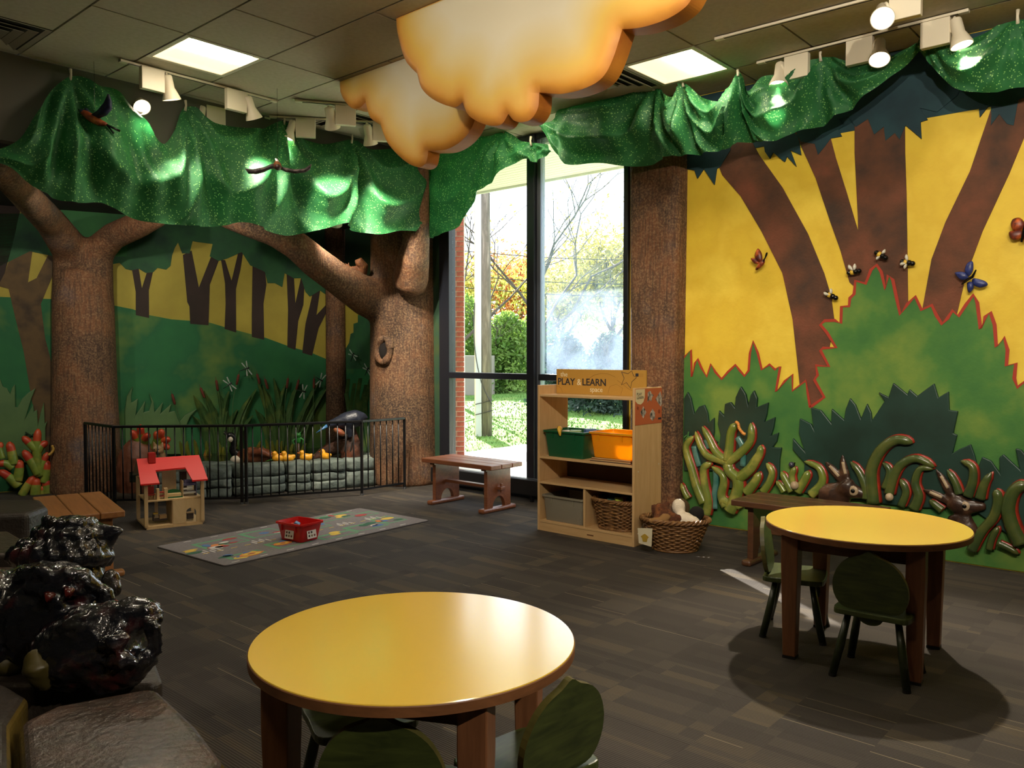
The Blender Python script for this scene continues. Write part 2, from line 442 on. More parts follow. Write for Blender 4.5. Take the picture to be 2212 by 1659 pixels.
wf('sill_rail', wl0, wr0, 0.0, 0.1, -0.02, 0.08); wf('head_rail', s1_, wr0 - 0.05, H - 0.06, H - 0.005, -0.02, 0.07)
def glass(name, haze):
    k = NT(name); t = k.t; t.nodes.remove(k.b)
    tr = k.n('BsdfTransparent'); gl = k.n('BsdfGlossy'); gl.inputs['Roughness'].default_value = 0.03
    fr = k.n('Fresnel'); fr.inputs[0].default_value = 1.3
    m1 = k.n('MixShader'); k.l(k.math('MULTIPLY', fr.outputs[0], 0.6), m1.inputs[0]); k.l(tr.outputs[0], m1.inputs[1]); k.l(gl.outputs[0], m1.inputs[2])
    out = m1.outputs[0]
    if haze:                                    # sunlit film of dirt on the pane, with a sharp upper edge
        v = k.coord('Object'); sp = k.n('SeparateXYZ'); k.l(v, sp.inputs[0])
        n = k.noise(v, 4.0, 4); fine = k.noise(v, 90, 3)
        below = k.ramp(k.math('ADD', sp.outputs[2], k.math('MULTIPLY', n, 0.06)), [(haze - 0.01, (1, 1, 1, 1)), (haze + 0.02, (0.25, 0.25, 0.25, 1))])
        blot = k.ramp(n, [(0.35, (0.5, 0.5, 0.5, 1)), (0.6, (1, 1, 1, 1))])
        f = k.math('MULTIPLY', k.math('MULTIPLY', below, blot), k.math('ADD', 0.7, k.math('MULTIPLY', fine, 0.6)))
        tl = k.n('BsdfTranslucent'); tl.inputs[0].default_value = (0.55, 0.72, 1.0, 1)
        m2 = k.n('MixShader'); k.l(k.math('MULTIPLY', f, 0.085), m2.inputs[0]); k.l(out, m2.inputs[1]); k.l(tl.outputs[0], m2.inputs[2]); out = m2.outputs[0]
    k.l(out, k.out.inputs[0]); return k.m
GL = glass('window_glass', 0)
def pane(s0, s1, z0, z1, mat): return mk('pane', MB().bx(s0, s1, 0.028, 0.032, z0, z1, W.M()), mat, win, world=True)
pane(s1_, mu0, 0.1, tz - 0.03, GL); pane(s1_, mu0, tz + 0.03, H - 0.06, GL); pane(mu1, wr0 - 0.05, 0.1, tz - 0.03, GL)
pane(mu1, wr0 - 0.05, tz + 0.03, H - 0.06, glass('window_glass_dusty', 0.56 * 1.0 + 1.42))

# baseboard heater under the window
ht = thing('baseboard_heater', 'low black baseboard heater along the foot of the window', 'heater', W.w((wl0 + wr0) / 2 - 0.1, 0, 0.12), RZ)
hl = (wr0 - wl0) / 2 - 0.12
mk('cover', MB().bx(-hl, hl, -0.06, 0.05, 0.06, 0.21), plain('heater_black', '141416', rough=0.45), ht, bev=0.008)
mk('grille', MB().bx(-hl + 0.02, hl - 0.02, -0.03, 0.035, 0.21, 0.214), plain('heater_top', '4a4a4c', rough=0.3, metal=0.5), ht)
for q in range(4):
    x = -hl + 0.15 + q * (2 * hl - 0.3) / 3
    mk('foot', MB().bx(x - 0.012, x + 0.012, -0.05, -0.02, 0, 0.06), BLACKM, ht)
# ================================================================== OUTSIDE
def ground_z(p):
    b = p.dot(B2); return -0.06 + max(0.0, b - 9.5) * 0.045
def outp(px, dist):                          # a point on the ground outside, seen in column px at depth dist
    x = (px - 1106) / F * dist; p = Vector((x, dist, 0)); p.z = ground_z(p); return p
GRASS = plain('lawn_grass', '40602a', '587a38', 0.95, 1.2, 0.5, 60, c3='6c7c42', spec=0.1)
g = MB(); rows = []
for j in range(18):
    b = WB + 0.13 + (j / 17) ** 2 * 70; rows.append([ab(a, b, ground_z(ab(a, b))) for a in [-50 + 7 * i for i in range(22)]])
g.grid([r[::-1] for r in rows]); lawn = struct('ground', g, GRASS)
# grass blades over the near lawn
gb = MB(); rg = random.Random(3)
for i in range(9000):
    d = 9.5 + 17 * rg.random() ** 1.3; px = rg.uniform(940, 1400); p = outp(px, d)
    if p.dot(B2) < 10.1 and p.dot(A2) < 8.4: continue
    if p.dot(B2) < 7.7: continue
    h = rg.uniform(0.03, 0.055); a = rg.uniform(0, pi); wv = Vector((cos(a), sin(a), 0)) * 0.012; tip = Vector((rg.uniform(-.03, .03), rg.uniform(-.03, .03), h))
    gb.add([p - wv, p + wv, p + tip], [(0, 1, 2)])
tag(mk('lawn_blades', gb, plain('grass_blade', '486a2a', '5c7c38', 0.8, 3)), 'short sunlit grass blades over the lawn outside', 'grass', kind='stuff')
cp = MB()
q = [ab(2.5, 6.95), ab(8.35, 6.95), ab(8.45, 10.0), ab(2.5, 10.0)]
cp.prism([(p.x, p.y) for p in q], -0.12, -0.02); tag(mk('concrete_slab', cp, plain('concrete', 'cfcac0', 'b9b4aa', 0.9, 5, 0.2, 40)), 'pale concrete slab outside in front of the window', 'slab')
PEB = plain('pebble', '8a857c', '5e5a55', 0.8, 8); pm = MB()
for i in range(260):
    p = ab(rg.uniform(4.6, 6.6), rg.uniform(6.5, 6.92), -0.04); r = rg.uniform(0.02, 0.045)
    pm.ell(p, (r, r * rg.uniform(.7, 1.2), r * .7), n=6, k=4)
tag(mk('pebbles', pm, PEB, smooth=True), 'loose grey pebbles between window and concrete slab', 'gravel', kind='stuff')

# eave with beadboard soffit
ev = MB().bx(-12, 6, WB + 0.09, 7.43, 3.42, 3.5, Mab)
eave = struct('trim_3', ev, plain('eave_white', 'cfd3c6', rough=0.7))
for i in range(14):
    b0 = WB + 0.10 + i * 0.09
    mk('soffit_board', MB().bx(-11, 5, b0, b0 + 0.082, 3.408, 3.42, Mab), MATS['eave_white'], eave, world=True)
mk('fascia', MB().bx(-12, 6, 7.43, 7.45, 3.38, 3.52, Mab), MATS['eave_white'], eave, world=True)

# brick pier
BRK = plain('brick_red', '8a3e30', '743328', 0.85, 9, 0.3, 70, c3='9a5440')
pd = 11.4; px1 = (1002 - 1106) / F * pd
pier = thing('brick_pier', 'red brick pier standing outside at the left edge of the window', 'pier', (px1 - 0.4, pd + 0.2, 0), 0)
mk('mortar', MB().bx(-0.395, 0.392, -0.192, 0.2, -0.1, 5.02), plain('mortar', 'b8aea2', rough=0.9), pier)
bm_ = [MB().bx(-0.1, 0.1, -0.05, 0.05, 0, 0.058), MB().bx(-0.048, 0.048, -0.05, 0.05, 0, 0.058)]; bd = [None, None]
for r in range(74):
    z = -0.08 + r * 0.069; x = 0.4; full = r % 2 == 0
    k = 0
    while x > -0.35:
        hf = 1 if (not full and k == 0) else 0; w_ = 0.096 if hf else 0.2
        if bd[hf] is None: o = mk('brick', bm_[hf], BRK, pier, bev=0.003); bd[hf] = o.data
        else:
            o = bpy.data.objects.new('brick', bd[hf]); COL.objects.link(o); o.parent = pier
        o.location = (x - w_ / 2, -0.152 + rg.uniform(-.003, .003), z); x -= w_ + 0.011; k += 1

# utility pole with conduit, cable and straps
WP = plain('weathered_pole', '6e6862', '544e49', 0.9, 4, 0.5, 30, stretch=(3, 3, .4), c3='807872')
pb = outp(1052, 14.3)
pole = thing('utility_pole', 'weathered wooden utility pole with conduit on the lawn outside', 'pole', pb)
mk('shaft', MB().tube([(0, 0, -0.05), (-0.02, 0, 3), (-0.05, 0, 7.5)], [0.092, 0.085, 0.07], 14), WP, pole, smooth=True)
mk('conduit', MB().bx(-0.195, -0.095, -0.05, 0.03, -0.02, 4.2), plain('conduit', '98a2ac', rough=0.4), pole)
mk('edge_strip', MB().bx(-0.215, -0.195, -0.05, 0.02, -0.02, 7.4), plain('conduit_strip', 'a8a394', rough=0.6), pole)
mk('cable', MB().tube(cat([(-0.21, -0.07, 2.3), (-0.215, -0.07, 1.6), (-0.1, -0.11, 0.95), (0.09, -0.1, 0.55)], 5), 0.008, 6), BLACKM, pole)
for z in (0.42, 0.6): mk('strap', MB().tube([(-0.2, -0.07, z - .05), (0.0, -0.11, z), (0.11, -0.05, z + 0.03)], 0.007, 6), BLACKM, pole)
# utility cabinet behind
ub = outp(1028, 23)
cab = thing('utility_cabinet', 'grey metal utility cabinet behind the pole', 'cabinet', ub)
CABM = plain('cabinet_grey', '7d7874', rough=0.6)
mk('body', MB().bx(-0.68, 0.52, 0, 0.8, -0.3, 1.1), CABM, cab, bev=0.01); mk('door', MB().bx(-0.62, -0.02, -0.015, 0, -0.1, 1.02), CABM, cab); mk('door', MB().bx(0.01, 0.48, -0.015, 0, -0.1, 1.02), CABM, cab)
mk('plate', MB().bx(-0.42, -0.25, -0.02, -0.014, 0.55, 0.6), plain('plate', 'd0cbc6', rough=0.6), cab)
# wires across
for z, y in ((4.2, 22), (3.6, 22.5), (3.25, 22.2)):
    tag(mk('overhead_wire', MB().tube(cat([(-9, y, z + .9), (-2, y, z), (4, y, z - .3), (12, y, z + .2)], 8), 0.012, 5), BLACKM), 'thin dark overhead wire crossing behind the window, ' + {4.2: 'uppermost', 3.6: 'middle', 3.25: 'lowest'}[z] + ' of three', 'wire', 'overhead wires')

# trees and shrubs
def leafmat(name, c, c2):
    k = NT(name); v = k.coord('Object'); col = k.ramp(k.noise(v, 2.0, 3), [(0.35, c), (0.65, c2)])
    k.col(col); k.b.inputs['Roughness'].default_value = 0.7
    tl = k.n('BsdfTranslucent'); k.l(col, tl.inputs[0]); m = k.n('MixShader'); m.inputs[0].default_value = 0.5
    k.l(k.b.outputs[0], m.inputs[1]); k.l(tl.outputs[0], m.inputs[2]); k.l(m.outputs[0], k.out.inputs[0]); return k.m
BARK_OUT = plain('outdoor_bark', '544a44', '3f3833', 0.95, 6, 0.4, 30)
def branch(mb, p, d, ln, r, lvl, rr, tips):
    q = p + d * ln * 0.5 + Vector((rr.uniform(-.1, .1), rr.uniform(-.1, .1), rr.uniform(-.05, .1))) * ln
    e = q + (d + Vector((rr.uniform(-.35, .35), rr.uniform(-.35, .35), rr.uniform(-.1, .25)))).normalized() * ln * 0.5
    mb.tube([p, q, e], [r, r * 0.8, r * 0.62], 6 if lvl > 1 else 4); tips.append(e); tips.append(q)
    if lvl > 0:
        for i in range(3 if lvl > 1 else 2):
            nd = (d + Vector((rr.uniform(-.9, .9), rr.uniform(-.9, .9), rr.uniform(-.25, .6)))).normalized()
            branch(mb, e if i else q, nd, ln * rr.uniform(.6, .8), r * 0.55, lvl - 1, rr, tips)
def tree(name, lab, cat_, base, h, r, lm, nleaf, ls, seed, levels=4, spread=0.6, group=None, zlow=0.0, trunk_r=0.12, full=None):
    rr = random.Random(seed); t = thing(name, lab, cat_, base, 0, group); tb = MB(); tips = []
    th = h * 0.3
    tb.tube([(0, 0, -0.3), (0.03, 0, th * .5), (0, 0.03, th)], [trunk_r * 1.2, trunk_r, trunk_r * .85], 8)
    for i in range(4):
        a = i * pi / 2 + rr.uniform(-.5, .5)
        branch(tb, Vector((0, 0.03, th * (0.75 + .08 * i))), Vector((cos(a) * spread, sin(a) * spread, 1)).normalized(), h * 0.3, trunk_r * .6, levels - 1, rr, tips)
    mk('trunk', tb, BARK_OUT, t)
    if nleaf:
        lb_ = MB()
        for i in range(nleaf):
            p = rr.choice(tips) + Vector((rr.gauss(0, r), rr.gauss(0, r), rr.gauss(0, r * .8)))
            if full:
                p = Vector((rr.gauss(0, full * .42), rr.gauss(0, full * .42), 0)); p.z = (h * .98) * rr.random() ** .8 * max(0.1, 1 - (p.length / full) ** 2 * .6)
            if p.z < zlow: continue
            u = Vector((rr.gauss(0, 1), rr.gauss(0, 1), rr.gauss(0, 1))).normalized(); v = u.orthogonal().normalized(); s = ls * rr.uniform(.6, 1.3)
            lb_.add([p - u * s, p + v * s * .5, p + u * s, p - v * s * .5], [(0, 1, 2, 3)])
        tag(mk('foliage', lb_, lm, t), kind='stuff')
    return t
LG = leafmat('leaf_green', '4a6e28', '7a9644'); LY = leafmat('leaf_yellow_green', '8a8a34', 'b0a650'); LO = leafmat('leaf_orange', 'a86238', 'c48a50'); LD = leafmat('leaf_dark', '1c3024', '2c4632')
tree('green_shrub', 'bright green leafy shrub behind the utility pole', 'shrub', outp(1096, 24), 2.4, 0.35, LG, 5600, 0.075, 1, group='shrubs outside', trunk_r=.06, full=1.0)
tree('green_shrub', 'bright green leafy shrub left of the utility pole above the cabinet', 'shrub', outp(1012, 26), 3.0, 0.35, LG, 4600, 0.08, 2, group='shrubs outside', trunk_r=.06, full=1.1)
tree('green_shrub', 'bright green leafy shrub beside the window mullion', 'shrub', outp(1160, 26), 2.4, 0.4, LG, 4600, 0.08, 3, group='shrubs outside', trunk_r=.06, full=1.0)
tree('orange_tree', 'orange autumn tree behind the green shrubs', 'tree', outp(1110, 42), 5.2, 0.6, LO, 4500, 0.13, 4, group='trees outside')
tree('yellow_tree', 'yellow-green autumn tree in the left half of the right pane', 'tree', outp(1215, 36), 4.6, 0.6, LY, 5200, 0.11, 5, group='trees outside')
tree('yellow_tree', 'yellow-green autumn tree in the right half of the right pane', 'tree', outp(1325, 33), 5.2, 0.6, LY, 5600, 0.11, 6, group='trees outside')
tree('yellow_tree', 'yellow-green autumn tree far left beyond the cabinet', 'tree', outp(985, 40), 5.0, 0.6, LY, 3600, 0.12, 7, group='trees outside')
tree('dark_shrub', 'dark evergreen shrub behind the play shelf sign', 'shrub', outp(1222, 19), 1.75, 0.2, LD, 5200, 0.06, 8, group='dark shrubs outside', trunk_r=.05, full=.75)
tree('dark_shrub', 'dark evergreen shrub seen between shelf sign and bark column', 'shrub', outp(1318, 17.5), 1.75, 0.2, LD, 5600, 0.06, 9, group='dark shrubs outside', trunk_r=.05, full=.72)
tree('bare_tree', 'nearly bare tree spreading thin branches over the left pane', 'tree', outp(985, 20), 6.2, 0.5, LY, 260, 0.05, 10, levels=5, spread=1.0, group='bare trees outside', trunk_r=.07)
tree('bare_tree', 'nearly bare tree spreading thin branches over the right pane', 'tree', outp(1172, 22), 7.0, 0.6, LY, 420, 0.05, 12, levels=5, spread=1.0, group='bare trees outside', trunk_r=.075)
# ================================================================== INDOOR TREES, DRAPES, CLOUDS, TRACK LIGHTS
def bark():
    k = NT('painted_bark'); v = k.coord('Object'); a = k.noise(v, 1.6, 4, 0.6); b = k.noise(v, 2.1, 3); g = k.noise(v, 55, 4, 0.7)
    st = k.noise(k.coord('Object', (14, 14, 1.2)), 4, 3)
    c = k.ramp(a, [(0.3, '33261f'), (0.47, '523827'), (0.58, '744a2e'), (0.72, '4f3b2f')])
    c = k.mix(k.ramp(b, [(0.58, (0, 0, 0, 1)), (0.72, (.55, .55, .55, 1))]), c, lin('4d5560'))
    c = k.mix(k.ramp(g, [(0.45, (0, 0, 0, 1)), (0.62, (.6, .6, .6, 1))]), c, lin('9a7a58'))
    k.col(k.mix(k.ramp(st, [(0.35, (.5, .5, .5, 1)), (0.5, (0, 0, 0, 1))]), c, lin('2b211c')))
    k.b.inputs['Roughness'].default_value = 0.8; k.bump(k.math('ADD', g, st), 0.5, 0.012); MATS['bark'] = k.m; return k.m
BARK = bark()
def at(px, py, d):                            # point seen at a pixel, at depth d
    r = ray(px, py); return CAM + r * (d / r.y)
# left tree
tb = flo(184, 1068); tb.y += 0.31; tb.x = (183 - 1106) / F * tb.y
m = MB()
m.tube([(tb.x, tb.y, -0.02), (tb.x, tb.y, 0.25), (tb.x, tb.y, 1.0), (tb.x, tb.y, 1.9), (tb.x, tb.y, 2.25)], [0.36, 0.335, 0.305, 0.29, 0.27], 28)
d0 = tb.y
m.tube([(tb.x - .05, tb.y, 1.95), at(158, 545, d0), at(112, 482, d0 - .5), at(60, 428, d0 - 1.35), at(8, 372, 6.15), at(-30, 345, 5.85)], [0.25, 0.19, 0.145, 0.125, 0.11, 0.10], 20)
m.tube([(tb.x + .05, tb.y, 1.95), at(207, 545, d0), at(245, 510, d0 - .1), at(300, 485, d0 - .25), at(345, 462, d0 - .4)], [0.24, 0.17, 0.135, 0.13, 0.115], 20)
lt = tag(organic(mk('tree_trunk', m, BARK, smooth=True), 0.03, 8), 'big textured brown tree trunk forking into two limbs beside the fence end', 'tree')
# right tree
rb = Vector((-1.175, 9.07, 0)); rd = rb.y
m = MB()
m.tube([(rb.x, rb.y, -0.02), (rb.x, rb.y, 0.3), (rb.x, rb.y, 1.2), (rb.x, rb.y, 2.2), (rb.x, rb.y, 2.88)], [0.42, 0.395, 0.385, 0.375, 0.365], 30)
m.tube([at(850, 665, rd - .05), at(790, 640, rd - .2), at(730, 602, rd - .45), at(680, 565, rd - .6), at(640, 530, rd - .7), at(590, 505, rd - .8), at(540, 490, rd - .85), at(480, 468, rd - .9)], [0.24, 0.215, 0.17, 0.165, 0.15, 0.125, 0.11, 0.10], 20)
m.tube([at(885, 640, rd - .1), at(887, 605, rd - .4), at(893, 560, rd - .52), at(902, 500, rd - .6), at(906, 430, rd - .65), at(908, 360, rd - .65), at(908, 320, rd - .6)], [0.10, 0.19, 0.17, 0.125, 0.105, 0.09, 0.08], 20)
rt = thing('big_tree_trunk', 'wide bark tree trunk with a knothole left of the window', 'tree', rb)
organic(mk('trunk', m, BARK, rt, smooth=True, world=True), 0.03, 7)
kn = MB(); _o = -.178; kn_n = Vector((_o / .38, -sqrt(1 - (_o / .38) ** 2), 0)); kn_t = Vector((-kn_n.y, kn_n.x, 0)); kc = Vector((rb.x, rb.y, 0)) + kn_n * .378; kc.z = at(829, 757, kc.y).z
ring = [kc + kn_t * (0.08 * cos(t)) + kn_n * .004 + Vector((0, 0, 0.125 * sin(t) + 0.02 * cos(t))) for t in [2 * pi * i / 24 for i in range(25)]]
kn.tube(ring, [0.040 + 0.007 * sin(i * pi / 3) for i in range(25)], 12, flat=(tuple(kn_n), 1.0), cap=False)
mk('knot_rim', kn, BARK, rt, smooth=True, world=True)
mk('knot_hole', MB().ell(kc, (0.058, 0.03, 0.10)), plain('knot_dark', '150e0a', rough=0.9), rt, smooth=True, world=True)
# slim trunk in the corner
ct = at(726, 800, CORN.y - 0.12)
tag(mk('slim_trunk', MB().tube([(ct.x, ct.y, 0), (ct.x, ct.y, 1.0), (ct.x, ct.y, 2.0), (ct.x, ct.y, HB)], [0.135, 0.12, 0.115, 0.12], 18), BARK, smooth=True), 'slim dark brown trunk standing in the corner behind the stone pond', 'tree')
# bark column between window and yellow mural
m = MB(); s0, s1 = W.sz(1354, 700, 0.16)[0], W.sz(1481, 700, 0.0)[0]; cs = (s0 + s1) / 2; hw = (s1 - s0) / 2
for z, k in ((0, 0.97), (0.6, 0.96), (1.4, 0.98), (2.4, 1.02), (H - .002, 1.05)):
    pass
rows = []
for z, k in ((0, 0.96), (0.6, 0.96), (1.4, 0.98), (2.4, 1.02), (H - .004, 1.05)):
    r_ = []
    for i in range(25):
        t = pi * i / 24; ex = 0.42
        x = -hw * k * (abs(cos(t)) ** ex) * (1 if cos(t) > 0 else -1); y = 0.17 * (abs(sin(t)) ** ex) * (1 + 0.03 * sin(5 * t + z))
        r_.append(W.w(cs + x, z, y + 0.001))
    rows.append(r_)
m.grid(rows); tag(mk('bark_column', m, BARK, smooth=True), 'tall flat bark-textured tree column between window and yellow mural', 'column')

# ------------------------------------------------------------------ drapes
def drape_mat():
    k = NT('green_glitter_cloth'); v = k.coord('Object'); n = k.noise(v, 5, 3)
    c = k.ramp(n, [(0.3, '1f6234'), (0.7, '2c7840')])
    vo = k.n('TexVoronoi'); vo.inputs['Scale'].default_value = 95; k.l(v, vo.inputs['Vector'])
    hs = k.n('SeparateColor'); k.l(vo.outputs['Color'], hs.inputs[0])
    sp = k.math('MULTIPLY', k.math('GREATER_THAN', hs.outputs[0], 0.80), k.math('LESS_THAN', vo.outputs['Distance'], 0.42))
    c = k.mix(k.math('MULTIPLY', sp, 0.75), c, lin('a0dc80')); k.col(c)
    k.b.inputs['Roughness'].default_value = 0.55
    rr = k.n('MapRange'); rr.inputs[3].default_value = 0.6; rr.inputs[4].default_value = 0.22; k.l(sp, rr.inputs[0]); k.l(rr.outputs[0], k.b.inputs['Roughness'])
    k.bump(k.math('ADD', k.noise(v, 26, 3), k.math('MULTIPLY', k.noise(v, 160, 2), 0.4)), 0.35, 0.012)
    tl = k.n('BsdfTranslucent'); k.l(c, tl.inputs[0]); m = k.n('MixShader'); m.inputs[0].default_value = 0.22
    k.l(k.b.outputs[0], m.inputs[1]); k.l(tl.outputs[0], m.inputs[2]); k.l(m.outputs[0], k.out.inputs[0]); return k.m
DRAPE = drape_mat()
HOOK = plain('hook_plastic', 'ddd4bc', rough=0.4)
def drape(label, pl, cols, hooks, o_top, o_bot, seed, amp=0.05, bulge=0.08):
    rr = random.Random(seed); nu = 9; nv = 30; n = len(cols)
    top = cat([pl.hit(c[0], c[1], o_top) for c in cols], nu); bot = cat([pl.hit(c[2], c[3], o_bot) for c in cols], nu)
    us = [i / nu for i in range(len(top))]; ph = [rr.uniform(0, 6.28) for _ in range(8)]; rows = []
    for j in range(nv + 1):
        v = j / nv; row = []
        for i, u in enumerate(us):
            p = top[i].lerp(bot[i], v); hgt = (top[i] - bot[i]).length
            d = bulge * sin(pi * min(1, v * 0.95)) * min(1, hgt / 0.6)
            env = min(1.0, v * 2.2) * (1 - 0.45 * v)
            for h in hooks:
                du = (u - h) * 0.30; dv = v * hgt + 0.02; ang = atan2(du, dv); rad = sqrt(du * du + dv * dv)
                fall = math.exp(-(du / 0.28) ** 2)
                d += amp * 1.7 * fall * (0.5 - abs(((ang * 1.35 + ph[int(h) % 8]) % 1.0) - 0.5) * 2) * min(1, rad * 3.2)
            d += amp * 0.8 * env * sin(u * 1.9 + ph[0] + 1.5 * v) + amp * 0.35 * env * sin(u * 4.3 + ph[1] - 2.2 * v + 0.8 * sin(u * 2 + ph[2]))
            hk = [0] + list(hooks) + [n - 1]      # hanging swags between the hooks
            for q in range(len(hk) - 1):
                if hk[q] <= u <= hk[q + 1] and hk[q + 1] - hk[q] > 0.5:
                    x_ = (u - (hk[q] + hk[q + 1]) / 2) / ((hk[q + 1] - hk[q]) / 2); skew = 0.25 * sin(ph[q % 8])
                    ph_ = (v - 0.55 * (1 - x_ * x_) - skew * x_) * (2.2 + 0.5 * sin(ph[(q + 3) % 8]))
                    d += amp * 1.1 * (1 - x_ ** 4) * (0.5 - abs((ph_ % 1.0) - 0.5) * 1.0 if False else 0.5 + 0.5 * sin(6.283 * ph_) ** 3 if sin(6.283 * ph_) > 0 else 0.5 + 0.3 * sin(6.283 * ph_)) * min(1, hgt / .5)
            d += 0.03 * noise.noise(Vector((u * 1.6, v * 3, seed)))
            row.append(p + pl.n * max(d, -o_bot + 0.03) )
        rows.append(row)
    t = thing('green_drape', label, 'drape', bot[len(bot) // 2], 0, 'green glitter drapes')
    o = mk('cloth', MB().grid(rows), DRAPE, t, smooth=True, world=True)
    for h in hooks:
        p = top[int(h * nu)]
        hk = MB().tube([p + Vector((0, 0, -0.03)) + pl.n * .015, p + Vector((0, 0, 0.01)) + pl.n * .03, Vector((p.x, p.y, min(H - 0.005, p.z + 0.05))) + pl.n * .02], [0.012, 0.008, 0.012], 8)
        mk('hook', hk, HOOK, t, smooth=True, world=True)
    return t
drape('green glitter drape gathered above the hill mural, with painted birds before it', BK, [(-40, 333, -40, 352), (0, 322, 0, 356), (45, 296, 58, 395), (85, 225, 105, 427), (150, 166, 160, 441), (205, 188, 215, 440), (250, 200, 270, 465), (300, 258, 320, 482), (352, 312, 380, 489),
   (398, 232, 430, 490), (450, 262, 480, 488), (500, 275, 515, 482), (560, 280, 560, 497), (611, 262, 620, 509), (650, 298, 680, 498), (700, 312, 735, 484), (757, 303, 760, 494), (800, 322, 805, 508), (850, 322, 855, 500), (890, 318, 900, 506), (928, 322, 934, 515)], [4, 9, 13, 16], 0.10, 0.14, 5, 0.085, 0.12)
drape('green glitter drape swagged across the top of the window', W, [(931, 330, 931, 514), (968, 322, 965, 506), (1005, 305, 1000, 486), (1050, 288, 1030, 425), (1092, 283, 1062, 395), (1122, 303, 1128, 345), (1150, 308, 1153, 349), (1182, 312, 1196, 328)], [4, 6], 0.22, 0.26, 6, 0.045, 0.06)
drape('green glitter drape bunched beside the lit panel, right of the window', W, [(1166, 266, 1171, 285), (1200, 258, 1206, 335), (1240, 216, 1245, 361), (1300, 202, 1300, 354), (1360, 195, 1370, 362), (1415, 187, 1440, 346), (1455, 212, 1480, 339), (1478, 180, 1510, 334), (1520, 212, 1545, 331), (1560, 215, 1580, 326),
   (1597, 156, 1625, 304), (1618, 198, 1642, 306), (1650, 166, 1690, 309), (1705, 160, 1740, 286), (1775, 124, 1800, 256), (1840, 135, 1870, 216), (1920, 125, 1930, 168), (1980, 92, 1990, 104)], [5, 7, 10, 14], 0.36, 0.30, 7, 0.08, 0.10)
drape('green glitter drape in the top right corner above the widest trunk', W, [(1978, 96, 1988, 112), (1998, 78, 2012, 142), (2060, 92, 2065, 193), (2125, 76, 2122, 204), (2200, 42, 2200, 191), (2265, 55, 2270, 172), (2335, 15, 2340, 150)], [1, 4], 0.34, 0.28, 8, 0.05, 0.12)

# ------------------------------------------------------------------ clouds
from mathutils.geometry import delaunay_2d_cdt
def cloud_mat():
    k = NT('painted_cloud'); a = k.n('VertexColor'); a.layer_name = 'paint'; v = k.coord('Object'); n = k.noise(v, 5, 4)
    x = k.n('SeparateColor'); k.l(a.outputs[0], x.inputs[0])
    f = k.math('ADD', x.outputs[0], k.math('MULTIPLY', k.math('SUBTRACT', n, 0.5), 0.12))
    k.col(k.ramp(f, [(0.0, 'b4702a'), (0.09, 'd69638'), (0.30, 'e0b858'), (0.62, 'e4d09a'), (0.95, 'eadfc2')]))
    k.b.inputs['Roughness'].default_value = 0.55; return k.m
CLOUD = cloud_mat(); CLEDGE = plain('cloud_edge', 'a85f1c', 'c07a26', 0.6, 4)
def cloud(label, off, arcs, right_s, thick=0.11):
    pl = Plane(ab(0, off), -A2); out = []
    for arc in arcs:
        q = [Vector(pl.sz(*p)).to_3d() for p in C(560, 0, 2.212, arc)]; out += [p.to_2d() for p in cat(q, 7)][:-1]
    out.append(Vector(pl.sz(*C(560, 0, 2.212, [arcs[-1][-1]])[0])))
    lx = out[0].x; out = [Vector((lx, H - 0.003))] + out[1:] + [Vector((right_s, H - 0.15)), Vector((right_s - 0.05, H - 0.003))]
    xs = [p.x for p in out]; ys = [p.y for p in out]; n = len(out)
    def dist(p, top=True):
        best = 9
        for i in range(n):
            a, b = out[i], out[(i + 1) % n]
            if a.y > H - 0.01 and b.y > H - 0.01: continue
            ab_ = b - a; t = max(0, min(1, (p - a).dot(ab_) / max(1e-9, ab_.dot(ab_)))); best = min(best, (p - a - ab_ * t).length)
        return best
    pts = list(out); g = 0.035; y = min(ys)
    while y < max(ys):
        x = min(xs)
        while x < max(xs):
            p = Vector((x + RND.uniform(-.008, .008), y)); ins = False
            for i in range(n):
                a, b = out[i], out[(i + 1) % n]
                if (a.y > p.y) != (b.y > p.y) and p.x < (b.x - a.x) * (p.y - a.y) / (b.y - a.y) + a.x: ins = not ins
            if ins and dist(p) > 0.012: pts.append(p)
            x += g
        y += g
    V, E, Fc, *_ = delaunay_2d_cdt(pts, [], [list(range(n))], 1, 1e-5)
    mb = MB(); vs = []; cols = []
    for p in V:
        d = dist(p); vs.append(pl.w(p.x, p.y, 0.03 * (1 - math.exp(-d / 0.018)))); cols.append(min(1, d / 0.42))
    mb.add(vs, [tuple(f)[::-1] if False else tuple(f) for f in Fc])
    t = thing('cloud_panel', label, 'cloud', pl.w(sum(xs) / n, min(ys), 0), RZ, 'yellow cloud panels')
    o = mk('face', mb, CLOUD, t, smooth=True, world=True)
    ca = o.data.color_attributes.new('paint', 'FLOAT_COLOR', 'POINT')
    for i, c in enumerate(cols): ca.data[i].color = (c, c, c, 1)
    sd_ = MB(); k = len(out)
    for o0, o1 in ((0.0, -0.03), (-0.03, -thick)):
        e0 = 0.0; 
        sd_.add([pl.w(p.x, p.y, o0) for p in out] + [pl.w(p.x, p.y, o1) for p in out], [(i, (i + 1) % k, k + (i + 1) % k, k + i) for i in range(k)])
    sd_.add([pl.w(p.x, p.y, -thick) for p in out], [tuple(range(k))])
    mk('rim', sd_, CLEDGE, t, world=True)
